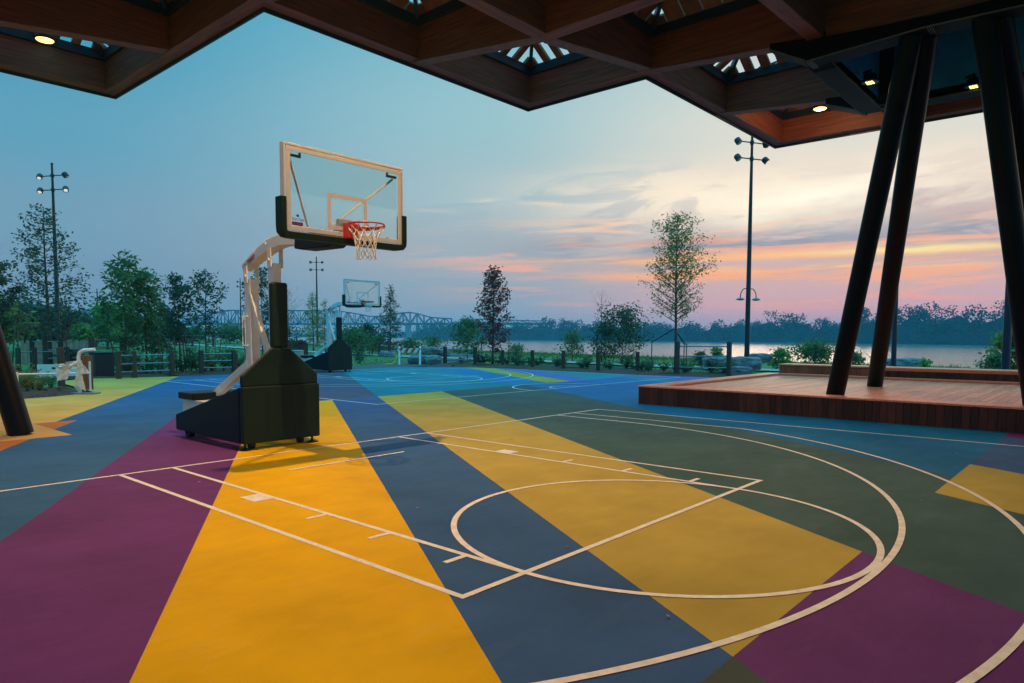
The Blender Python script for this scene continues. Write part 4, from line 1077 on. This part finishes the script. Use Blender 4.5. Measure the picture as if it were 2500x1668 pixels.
def farbush(label, u, d, vt, hw, m, seed, n=1800, lf=.45, lw=.3, z=0, nm='background_tree'):
    return tree(nm, label, 'tree', u, d, vt, hw, 838, 'wide', 26, n, m, lf, lw, seed, .14, .6, BG, z, 4, .3)
farbush('yellow-green bushy tree left of the tallest bushy tree', 262, 86, 748, 44, 'lf_bright', 101, 2200, .4, .26)
farbush('dark round tree behind the sparse tall tree', 60, 74, 758, 72, 'lf_dark', 102, 2800)
farbush('dark tree at the far left behind the leaning column', -10, 66, 745, 70, 'lf_olive', 103, 2600)
farbush('dark green tree under the sparse tall tree, pole side', 165, 78, 776, 66, 'lf_dark', 104, 2400)
farbush('olive tree below the left end of the bridge', 215, 96, 790, 56, 'lf_olive', 105, 2000, .5, .3, .2)
farbush('green tree behind the rounded green young tree', 330, 110, 792, 60, 'lf_dark', 106, 2000, .5, .3, .3)
farbush('green tree behind the dark dense young tree', 400, 118, 802, 56, 'lf_dark', 107, 1800, .5, .3, .4)
farbush('low green tree at the lawn end below the bridge truss', 470, 120, 812, 50, 'lf_green', 108, 1600, .5, .3, .4)
farbush('small pale green tree in front of the dark trees at the left', 203, 60, 795, 24, 'lf_bright', 109, 500, .3, .2)
farbush('brown-leaved small tree behind the tall left pole', 150, 64, 815, 34, 'lf_red', 110, 800, .3, .2)
# small plants: made once per look, copied along the beds
def plant(name, label, m, seed, R=.45, H=.55, n=260, lf=.13, lw=.06, group=None):
    t = thing(name, label, 'plant', (0, 0, 0), group); r = random.Random(seed); T = MB(); C = MB()
    for k in range(12):
        a = r.uniform(0, 6.28); e = Vector((math.cos(a)*R*r.uniform(.2, 1), math.sin(a)*R*r.uniform(.2, 1), H*r.uniform(.55, 1)))
        T.tube([(0, 0, -.04), e*.5+Vector((0, 0, .05)), e], [.009, .006, .003], 4, False)
        for _ in range(n//12):
            p = (e*r.uniform(.25, 1.05))+Vector((r.gauss(0, .05), r.gauss(0, .05), r.gauss(0, .04))); C.leaf(p, lf*r.uniform(.6, 1.3), lw*r.uniform(.6, 1.3), r)
    T.build('stem', 'bark', t); C.build('foliage', m, t)
    return t
lab = 'low dark green bed plant between the wooden posts at the far court edge'
gr = 'low plants in the bed behind the wooden posts'
protos = [plant('bed_plant', lab, 'lf_dark', 5, group=gr), plant('bed_plant', lab, 'lf_green', 6, .5, .6, group=gr), plant('bed_plant', lab, 'lf_dark', 7, .4, .7, group=gr)]
spots = []
r = random.Random(9)
for k in range(34):
    yy = 4.0+k*.50+r.uniform(-.2, .2); spots.append((22.7+r.uniform(-.2, 1.6)+(.6 if yy > 12 else 0), yy))
for k, (x, y) in enumerate(spots):
    pr = protos[k % 3]; sc = r.uniform(.6, .95)
    if k < 3: o = pr; o.location = (x, y, .04); o.scale = (sc, sc, sc)
    else: o = dup(pr, (x, y, .04), lab, gr, r.uniform(0, 6), (sc, sc, sc))
lab2 = 'loose green plant in the bed behind the left rail fences'; gr2 = 'plants in the left bed'
p1 = plant('bed_plant', lab2, 'lf_dark', 15, .6, .95, 320, .15, .06, gr2); p2 = plant('bed_plant', lab2, 'lf_green', 16, .5, 1.1, 300, .15, .06, gr2)
for k in range(16):
    u = 268+k*21+r.uniform(-8, 8); q = gp(u, r.uniform(32.0, 34.5) if u < 480 else r.uniform(33, 35), .02); pr = (p1, p2)[k % 2]; sc = r.uniform(.7, 1.2)
    if k < 2: pr.location = q; pr.scale = (sc,)*3
    else: dup(pr, q, lab2, gr2, r.uniform(0, 6), (sc,)*3)
lab3 = 'yellowing plant on the mulch below the handrail'; gr3 = 'yellowing plants on the mulch'
p3 = plant('mulch_plant', lab3, 'lf_yellow', 25, .45, .7, 150, .12, .06, gr3)
for k, (u, d, s) in enumerate([(62, 23.2, .9), (76, 23.8, .7), (90, 23.0, .55), (52, 24.5, 1.0), (98, 24.2, .6), (40, 25, 1.3)]):
    q = gp(u, d, .1)
    if k == 0: p3.location = q; p3.scale = (s,)*3
    else: dup(p3, q, lab3, gr3, k*1.3, (s,)*3)
q = gp(515, 33.2, .02); o = dup(p3, q, 'orange-yellow plant behind the short rail fence left of the near hoop', 'yellowing plants by the rail fence', 2, (1.3,)*3)
q = gp(118, 23.4, .1); o = dup(p2, q, 'small green plant on the mulch beside the plastic sheet', 'small green plants on the mulch', 1, (.45,)*3)
# stakes with straps
def stake(u, d, h, lean, label, target=None, group='wooden tree stakes'):
    p = gp(u, d, -.1); e = p+Vector((0, 0, h))+rt*lean; t = thing('tree_stake', label, 'stake', p, group)
    mb = MB(); mb.tube([p, e], .028, 6); mb.build('pole', 'stake', t, smooth=True)
    if target:
        mb = MB(); mb.bar(e-Vector((0, 0, .08)), target, .012, .045); mb.build('strap', 'strap', t)
    return t
tg = at(1646, 803, 33)
stake(1591, 33.5, 1.55, .02, 'wooden stake tied by a strap left of the staked tree', tg)
stake(1670, 33.5, 1.45, .02, 'inner wooden stake close right of the staked tree', tg)
stake(1676, 34.5, 1.40, .02, 'outer wooden stake right of the staked tree', tg)
tg = at(121, 790, 40)
stake(24, 36, 2.2, .25, 'thick stake near the left edge under the sparse tree', tg)
stake(38, 37, 1.9, .12, 'leaning stake right of the thick one at the left edge', tg)
stake(163, 41, 2.0, -.05, 'stake right of the tall left floodlight pole', tg)
tg = at(502, 815, 44)
stake(485, 45, 1.35, .05, 'short stake left of the thin upright tree', tg)
stake(524, 45, 1.7, .02, 'straight stake right of the thin upright tree', tg)
stake(530, 44.5, 1.95, .32, 'slanted stake right of the thin upright tree', tg)
lb4 = 'thin wooden stake among the bushy young trees'; gr4 = 'stakes among the bushy trees'
stake(288, 33, 2.15, -.45, 'long dark stake leaning left beside the dark bin', None, gr4)
for (u, l) in ((317, -.1), (298, -.05), (372, -.12), (385, .02), (395, -.18), (410, .02), (430, -.1), (442, -.05), (452, -.15), (460, -.2)):
    stake(u, 34.5+r.uniform(-1, 1.5), 1.75+r.uniform(-.25, .2), l, lb4, None, gr4)
tg = at(640, 815, 47); stake(601, 46, 1.9, -.22, 'dark stake leaning left beside the near hoop mast', tg)
stake(902, 56, 1.25, 0, 'bare stake on the lawn right of the far hoop, taller of two', None); stake(908, 57, 1.35, 0, 'bare stake on the lawn right of the far hoop, second of two', None)
stake(934, 58, 1.2, 0, 'stake left of the thin conifer', None); stake(969, 58, 1.2, 0, 'stake right of the thin conifer', None)
stake(1241, 41, 1.6, .05, 'pale stake at the right of the red-leaved tree', None); stake(1176, 41.5, 1.35, .0, 'pale stake at the left of the red-leaved tree', None)
# wood pile
p = gp(187, 40); mb = MB(); rr = random.Random(4)
for k in range(16):
    q = p+Vector((rr.uniform(-.45, .45), rr.uniform(-.3, .3), .06+.055*k)); d = Vector((math.cos(yawp+rr.uniform(-.5, .5)), math.sin(yawp+rr.uniform(-.5, .5)), rr.uniform(-.2, .2)))
    mb.tube([q-d*rr.uniform(.3, .6), q+d*rr.uniform(.3, .6)], rr.uniform(.03, .06), 6)
tag(mb.build('brush_pile', 'bark'), 'heaped pile of cut branches behind the handrail', 'brush pile')
# grass
mb = MB(); r = random.Random(21)
def tuft(x, y, z, h, n=5):
    for _ in range(n):
        a = r.uniform(0, 6.28); w = .012+.02*r.random(); p = Vector((x+r.uniform(-.12, .12), y+r.uniform(-.12, .12), z)); e = p+Vector((math.cos(a)*h*.35, math.sin(a)*h*.35, h*r.uniform(.7, 1.2)))
        s = Vector((-math.sin(a), math.cos(a), 0))*w
        mb.add([p-s, p+s, e], [(0, 1, 2)])
for _ in range(5200):
    yy = r.uniform(-12, 75); xx = crest(yy)+r.gauss(-1.2, 2.2); tuft(xx, yy, ter(xx, yy), r.uniform(.18, .55)*(1 if r.random() < .9 else 1.8)*(.35 if yy < 7 else .45))
for _ in range(5200):
    u = r.uniform(0, 1800); d = r.uniform(33, 60) if u > 600 else r.uniform(36, 90); q = gp(u, d)
    if q.x < 21.5 and q.y < 22: continue
    tuft(q.x, q.y, ter(q.x, q.y), r.uniform(.05, .13), 4)
tag(mb.build('grass', 'grass'), 'tall grass along the river bank and short tufts on the lawn', 'grass', kind='stuff')
mb = MB()
for _ in range(300):
    x, y = r.uniform(-4, 16), r.uniform(-8, 8); z = .014
    if r.random() < .62: x, y = r.uniform(18.5, 21.5), r.uniform(15, 20.5); z = .06
    s = r.uniform(.012, .032) if z < .05 else r.uniform(.03, .07); a = r.uniform(0, 6.28)
    if z < .05 and r.random() < .5: continue
    mb.add([(x+s*math.cos(a), y+s*math.sin(a), z), (x-s*.5*math.sin(a), y+s*.5*math.cos(a), z+s*.3), (x-s*math.cos(a), y-s*math.sin(a), z), (x+s*.5*math.sin(a), y-s*.5*math.cos(a), z+s*.15)], [(0, 1, 2, 3)])
tag(mb.build('fallen_leaves', 'dryleaf'), 'small dry leaves scattered over the court and bed edge', 'leaves', kind='stuff')
for k, (u, d, l) in enumerate([(541, 76, 'tiny orange marker flag on the lawn left of the near hoop'), (398, 84, 'tiny orange marker flag on the lawn behind the dark young tree')]):
    p = gp(u, d, -.07); t = thing('marker_flag', l, 'flag', p); mb = MB(); mb.tube([p, p+Vector((0, 0, .5))], .01, 5); mb.build('stick', 'rail', t)
    mb = MB(); mb.box(p.x, p.x+.16, p.y-.16, p.y+.0, p.z+.32, p.z+.5); mb.build('flag', 'orange_flag', t)

# ------------------------------------------------------------------ far bank, bridge
r = random.Random(33)
def bank(path, heights, step, name, label, z0=-5, dens=230, lfs=1.7, rw=(5, 8.5)):
    mb = MB(); P = []
    for (u, d), h in zip(path, heights): P.append((gp(u, d, z0), h))
    pts = []
    for (p, h), (q, g) in zip(P, P[1:]):
        n = max(1, int((q-p).length/step))
        for k in range(n): pts.append((p.lerp(q, k/n), h+(g-h)*k/n))
    back = Vector((.9, .4, 0)).normalized()
    lo = len(pts)
    # ragged solid undergrowth
    for k in range(len(pts)-1):
        a, h0 = pts[k]; b2, h1 = pts[k+1]
        f0 = h0*(.62+.12*math.sin(k*1.7)+r.uniform(-.05, .05)); f1 = h1*(.62+.12*math.sin((k+1)*1.7))
        o = back*4
        mb.add([a, b2, b2+o+Vector((0, 0, f1)), a+o+Vector((0, 0, f0))], [(0, 1, 2, 3)])
    for (p, h) in pts:
        for row in range(2):
            R = r.uniform(*rw); hh = h*r.uniform(.72, 1.06) if r.random() < .9 else h*1.15
            c = p+back*(4+row*7+r.uniform(-2, 3))+Vector((r.uniform(-3, 3), r.uniform(-3, 3), 0))
            lobes = [(Vector((r.gauss(0, R*.5), r.gauss(0, R*.5), hh-R*r.uniform(.5, 2.0))), R*r.uniform(.45, .75)) for _ in range(7)]
            for _ in range(dens):
                lc, lr = r.choice(lobes); v = Vector((r.gauss(0, 1), r.gauss(0, 1), r.gauss(0, 1))).normalized()*lr*r.random()**.4
                mb.leaf(c+lc+v, lfs*r.uniform(.6, 1.4), lfs*.7*r.uniform(.6, 1.4), r)
            for _ in range(dens//3):
                v = Vector((r.gauss(0, R*.5), r.gauss(0, R*.5), r.uniform(1, hh*.7))); mb.leaf(c+v, lfs*1.2, lfs, r)
    return tag(mb.build(name, 'lf_far'), label, 'woods', kind='stuff')
bank([(1024, 1010), (1060, 960), (1180, 900), (1300, 850), (1500, 800), (1700, 750), (1790, 730)], [18, 25, 25, 26, 23, 22, 21], 9.5, 'treeline', 'hazy blue line of woods along the far river bank', lfs=2.0)
bank([(1770, 735), (1830, 730), (1960, 690), (1990, 680), (2060, 660), (2120, 645), (2250, 620), (2400, 590), (2520, 570), (2700, 545), (3100, 520)], [22, 27, 27, 22, 23, 28, 30, 29, 28, 27, 27], 8.5, 'treeline', 'taller hazy woods on the far bank toward the right', lfs=1.8)
bank([(-300, 1500), (200, 1750), (500, 1900), (760, 1900), (940, 1750), (1040, 1500)], [15, 14, 14, 14, 16, 20], 18, 'treeline', 'faint distant woods far down the river under the bridge', lfs=4, dens=50, rw=(8, 13))
mb = MB(); sand = [(u, d-9) for u, d in ((1024, 1010), (1180, 900), (1300, 850), (1500, 800), (1700, 750), (1830, 730), (1990, 680), (2120, 645), (2400, 590), (2700, 545), (3100, 520))]
v = []
for u, d in sand: v += [gp(u, d, -5.02), gp(u, d+12, -4.3)]
mb.add(v, [(2*i, 2*i+2, 2*i+3, 2*i+1) for i in range(len(sand)-1)])
tag(mb.build('far_shore', mat('far_shore_mud', (.16, .16, .15), .9)), kind='structure')
# far land behind the woods
mb = MB()
path = [(1000, 1015), (1180, 906), (1300, 856), (1500, 806), (1700, 756), (1830, 736), (1990, 686), (2120, 651), (2400, 596), (2700, 551), (3100, 526)]
v = []
for u, d in path: v += [gp(u, d, -4.4), gp(u, d+900, -4.0)]
mb.add(v, [(2*i, 2*i+2, 2*i+3, 2*i+1) for i in range(len(path)-1)])
tag(mb.build('far_land', mat('far_field', (.04, .07, .04), .9)), kind='structure')

def bridge(label, D, top, deckv, piers, shift=0, u_start=150, u_end=1345, panel=17.0, dense=1.0, low_end=None):
    br = thing('truss_bridge', label, 'bridge', gp(600, D, -5), 'river bridges')
    dep = lambda u: CAM+fw*0
    def P(u, v):
        w = ray(u, v); return CAM+w*(D/ w.dot(Vector((math.sin(YAW), math.cos(YAW), 0))))
    back = Vector((math.sin(YAW), math.cos(YAW), 0))
    def topv(u):
        for (a, va), (b2, vb) in zip(top, top[1:]):
            if a <= u <= b2: return va+(vb-va)*(u-a)/(b2-a)
        return None
    for side in (0, 1):
        mb = MB(); off = back*(side*11)
        u = top[0][0]; k = 0; prev = None
        while u <= top[-1][0]:
            vt_ = topv(u); a = P(u, deckv-1)+off; b2 = P(u, vt_)+off
            w = 1.5*dense
            mb.bar(a, b2, w*.7, w*.7, back)
            if prev:
                mb.bar(prev[1], b2, w*1.2, w*1.2, back)
                if k % 2: mb.bar(prev[0], b2, w*.8, w*.8, back)
                else: mb.bar(prev[1], a, w*.8, w*.8, back)
                m1 = prev[0].lerp(a, .5); m2 = (prev[0]+prev[1]+a+b2)/4; mb.bar(m1, m2, w*.45, w*.45, back)
            prev = (a, b2); u += panel; k += 1
        mb.build('truss', 'truss', br)
    mb = MB(); a, b2 = P(u_start, deckv), P(u_end, deckv-.6); mb.bar(a+back*5.5, b2+back*5.5, 13, 3.4); mb.build('deck', 'truss', br)
    for (u, w) in piers:
        mb = MB(); c = P(u, deckv)+back*5.5; ww = w*D/F
        z0 = -6
        mb.sweep([(c.x, c.y, z0), (c.x, c.y, z0+(c.z-z0)*.8), (c.x, c.y, c.z-1.6)], [ww*1.25, ww, ww*1.15], [12, 10, 11], tuple(Vector((math.cos(YAW), -math.sin(YAW), 0)))); mb.build('pier', 'pier', br)
    return br
bridge('hazy steel truss bridge with peaked towers crossing the river', 1120,
       [(150, 771), (196, 762), (231, 752), (270, 762), (330, 772), (420, 773), (480, 771), (520, 765), (545, 759), (567, 757), (590, 759), (640, 762), (690, 758), (760, 758.5), (830, 760), (870, 766), (905, 773.5), (940, 771), (975, 765), (998, 762.5), (1020, 766), (1050, 775), (1085, 777.5), (1118, 779)],
       791.5, [(232, 12), (571, 13), (823, 13), (995, 12), (1019, 7), (1038, 9)])
bridge('lower truss bridge end running behind the far woods', 1160,
       [(1122, 788), (1128, 779), (1160, 779), (1230, 781), (1290, 783), (1335, 784)], 791, [(1200, 8)], u_start=1100, panel=14, dense=.7)

# ------------------------------------------------------------------ haze
HZ = bpy.data.materials.new('river_haze'); HZ.use_nodes = True; nt = HZ.node_tree; N = nt.nodes
N.remove(N['Principled BSDF']); pv = N.new('ShaderNodeVolumePrincipled'); pv.inputs['Color'].default_value = (.28, .80, 1, 1)
pv.inputs['Density'].default_value = .0004; pv.inputs['Anisotropy'].default_value = .0
nt.links.new(pv.outputs['Volume'], N['Material Output'].inputs['Volume'])
mb = MB(); mb.box(-300, 2400, -950, 2400, -7.5, 50)
HAZE = True
if HAZE: tag(mb.build('haze', HZ), kind='stuff')

# ------------------------------------------------------------------ sky and sun
W = bpy.data.worlds.new('World'); S.world = W; W.use_nodes = True
nt = W.node_tree; N = nt.nodes; L = nt.links; bg = N['Background']
SAZ = rad(71.3)
def val(x):
    n = N.new('ShaderNodeValue'); n.outputs[0].default_value = x; return n.outputs[0]
def mth(op, a, b_=None, c=None, cl=False):
    n = N.new('ShaderNodeMath'); n.operation = op; n.use_clamp = cl
    for i, x in enumerate((a, b_, c)):
        if x is None: continue
        if isinstance(x, (int, float)): n.inputs[i].default_value = x
        else: L.new(x, n.inputs[i])
    return n.outputs[0]
def smooth(x, a, b_):
    n = N.new('ShaderNodeMapRange'); n.interpolation_type = 'SMOOTHSTEP'; L.new(x, n.inputs[0])
    n.inputs[1].default_value = a; n.inputs[2].default_value = b_; return n.outputs[0]
def ramp(x, stops):
    n = N.new('ShaderNodeValToRGB'); e = n.color_ramp.elements; n.color_ramp.interpolation = 'EASE'
    while len(e) < len(stops): e.new(.5)
    for q, (p, c) in zip(e, stops): q.position = p; q.color = (*c, 1)
    L.new(x, n.inputs[0]); return n.outputs[0]
def mixc(f, a, b_, mode='MIX'):
    n = N.new('ShaderNodeMix'); n.data_type = 'RGBA'; n.blend_type = mode; n.clamp_factor = True
    if isinstance(f, (int, float)): n.inputs[0].default_value = f
    else: L.new(f, n.inputs[0])
    for i, x in ((6, a), (7, b_)):
        if isinstance(x, tuple): n.inputs[i].default_value = (*x, 1)
        else: L.new(x, n.inputs[i])
    return n.outputs[2]
tc = N.new('ShaderNodeTexCoord'); sep = N.new('ShaderNodeSeparateXYZ'); L.new(tc.outputs['Generated'], sep.inputs[0])
X, Y, Z = sep.outputs
fs_ = mth('ADD', mth('MULTIPLY', X, math.sin(SAZ)), mth('MULTIPLY', Y, math.cos(SAZ)))
pr_ = mth('SUBTRACT', mth('MULTIPLY', X, math.cos(SAZ)), mth('MULTIPLY', Y, math.sin(SAZ)))
az = mth('ARCTAN2', pr_, fs_)
hyp = mth('SQRT', mth('ADD', mth('MULTIPLY', X, X), mth('MULTIPLY', Y, Y)))
el = mth('MAXIMUM', mth('ARCTAN2', Z, hyp), 0.0)
C = srgb
ZEN = (.22, 1.0, 1.36)
left = ramp(el, [(0, C(122, 138, 158)), (.06, C(116, 143, 165)), (.14, C(112, 150, 172)), (.24, C(92, 152, 177)), (.36, C(60, 145, 176)), (.5, C(18, 128, 170)), (.8, ZEN)])
mid = ramp(el, [(0, C(150, 156, 170)), (.05, C(146, 160, 172)), (.12, C(160, 170, 176)), (.2, C(156, 182, 188)), (.3, C(146, 186, 194)), (.42, C(116, 176, 192)), (.55, C(72, 154, 182)), (.8, ZEN)])
right = ramp(el, [(0, C(212, 158, 162)), (.04, C(222, 166, 164)), (.08, C(214, 172, 164)), (.13, C(202, 182, 174)), (.19, C(230, 212, 194)), (.26, C(214, 212, 199)), (.36, C(190, 204, 200)), (.5, C(126, 178, 190)), (.8, ZEN)])
base = mixc(smooth(az, -1.0, -.40), left, mid)
base = mixc(smooth(az, -.46, -.04), base, right)
back = mth('SUBTRACT', 1.0, smooth(mth('ABSOLUTE', az), 1.2, 2.2))
base = mixc(back, mixc(1.0, left, (.55, 1.15, 1.35), 'MULTIPLY'), base)
# clouds
def nvec(sx, sy, ox=0):
    n = N.new('ShaderNodeCombineXYZ'); L.new(mth('MULTIPLY', az, sx), n.inputs[0]); L.new(mth('ADD', mth('MULTIPLY', el, sy), mth('MULTIPLY', az, sy*-.035)), n.inputs[1]); n.inputs[2].default_value = ox; return n.outputs[0]
def noise(vec, sc, det=6, ro=.55, dist=0.0):
    n = N.new('ShaderNodeTexNoise'); n.inputs['Scale'].default_value = sc; n.inputs['Detail'].default_value = det; n.inputs['Roughness'].default_value = ro; n.inputs['Distortion'].default_value = dist
    L.new(vec, n.inputs['Vector']); return n.outputs['Fac']
def gauss(x, c, w):
    d = mth('DIVIDE', mth('SUBTRACT', x, c), w); return mth('POWER', 2.718, mth('MULTIPLY', mth('MULTIPLY', d, d), -1.0))
def prod(*a):
    o = a[0]
    for q in a[1:]: o = mth('MULTIPLY', o, q)
    return o
wob = noise(nvec(3.0, 9, 3.1), 1.9, 3)
elw = mth('ADD', el, mth('MULTIPLY', mth('SUBTRACT', wob, .5), .07))
e2 = mth('ADD', el, mth('MULTIPLY', mth('SUBTRACT', wob, .5), .022))
amask = mth('MULTIPLY', smooth(az, -.60, -.20), mth('SUBTRACT', 1.0, smooth(az, .7, 1.3)))
n1 = noise(nvec(2.4, 10, 1.7), 2.6, 6, .62, .8)
n2 = noise(nvec(2.0, 26, 7.3), 2.2, 5, .58, .5)
n3 = noise(nvec(2.4, 13, 4.4), 2.0, 6, .60, .7)
# grey lavender masses
g2 = prod(gauss(elw, .160, .024), gauss(az, .13, .12), smooth(n3, .40, .52))
col = mixc(mth('MULTIPLY', g2, .8), base, C(172, 154, 160))
g3 = prod(gauss(elw, .122, .022), smooth(az, -.50, -.25), mth('SUBTRACT', 1.0, smooth(az, .3, .6)), smooth(n3, .42, .53))
col = mixc(mth('MULTIPLY', g3, .9), col, C(146, 148, 160))
# wide cream glow with torn upper edge
g1 = prod(gauss(elw, .188, .036), gauss(az, -.08, .24), smooth(n1, .42, .53))
col = mixc(mth('MULTIPLY', g1, .9), col, C(252, 232, 204))
g1c = prod(gauss(elw, .182, .028), gauss(az, .00, .11), smooth(n1, .30, .48))
col = mixc(g1c, col, C(255, 246, 222))
g1d = prod(gauss(e2, .152, .012), gauss(az, -.20, .14), smooth(n2, .50, .60))
col = mixc(mth('MULTIPLY', g1d, .8), col, C(255, 218, 176))
# orange to coral streaks
st = prod(smooth(n2, .50, .62), gauss(el, .092, .048), amask)
col = mixc(mth('MULTIPLY', st, .95), col, C(252, 172, 130))
for c_, w_, a_, aw, k_, colr, lo in (
        (.104, .0060, -.06, .32, 1.0, C(255, 184, 122), .32), (.107, .0045, .13, .13, 1.0, C(255, 226, 150), .30), (.112, .008, .10, .10, .7, C(255, 190, 150), .44),
        (.082, .0060, -.10, .24, 1.0, C(255, 174, 116), .34), (.087, .004, .05, .16, .8, C(255, 200, 140), .42), (.064, .005, -.20, .12, .85, C(250, 170, 140), .44),
        (.056, .004, -.12, .14, .8, C(252, 160, 146), .46), (.050, .0045, .14, .11, .95, C(255, 160, 140), .44), (.040, .0045, .10, .16, .7, C(250, 155, 145), .44), (.030, .004, .15, .14, .7, C(250, 146, 136), .42),
        (.112, .006, -.42, .09, .85, C(238, 178, 158), .46), (.096, .006, -.40, .10, .85, C(238, 168, 146), .44), (.184, .003, -.43, .025, .9, C(244, 216, 190), .40), (.181, .003, -.34, .04, .7, C(240, 210, 186), .42), (.172, .003, -.52, .05, .45, C(206, 190, 178), .42)):
    s_ = prod(gauss(e2, c_, w_), gauss(az, a_, aw), smooth(n2, lo, lo+.14))
    col = mixc(mth('MULTIPLY', s_, k_), col, colr)
W.cycles.sampling_method = 'MANUAL'; W.cycles.sample_map_resolution = 512
L.new(col, bg.inputs['Color']); bg.inputs['Strength'].default_value = 1.0
sun = bpy.data.lights.new('sun', 'SUN'); sun.energy = .10; sun.angle = rad(12); sun.color = (1, .72, .5)
so = bpy.data.objects.new('sun', sun); COL.objects.link(so)
dv = Vector((-math.sin(SAZ)*math.cos(rad(5)), -math.cos(SAZ)*math.cos(rad(5)), -math.sin(rad(5))))
so.rotation_euler = dv.to_track_quat('-Z', 'Y').to_euler()
# ------------------------------------------------------------------ render
V = S.view_settings; V.view_transform = 'Standard'; V.look = 'None'; V.exposure = .20; V.gamma = 1; V.use_curve_mapping = False
S.render.engine = 'CYCLES'; S.cycles.use_denoising = True; S.cycles.max_bounces = 8; S.cycles.volume_bounces = 0; S.cycles.transparent_max_bounces = 16
S.cycles.sample_clamp_indirect = 6
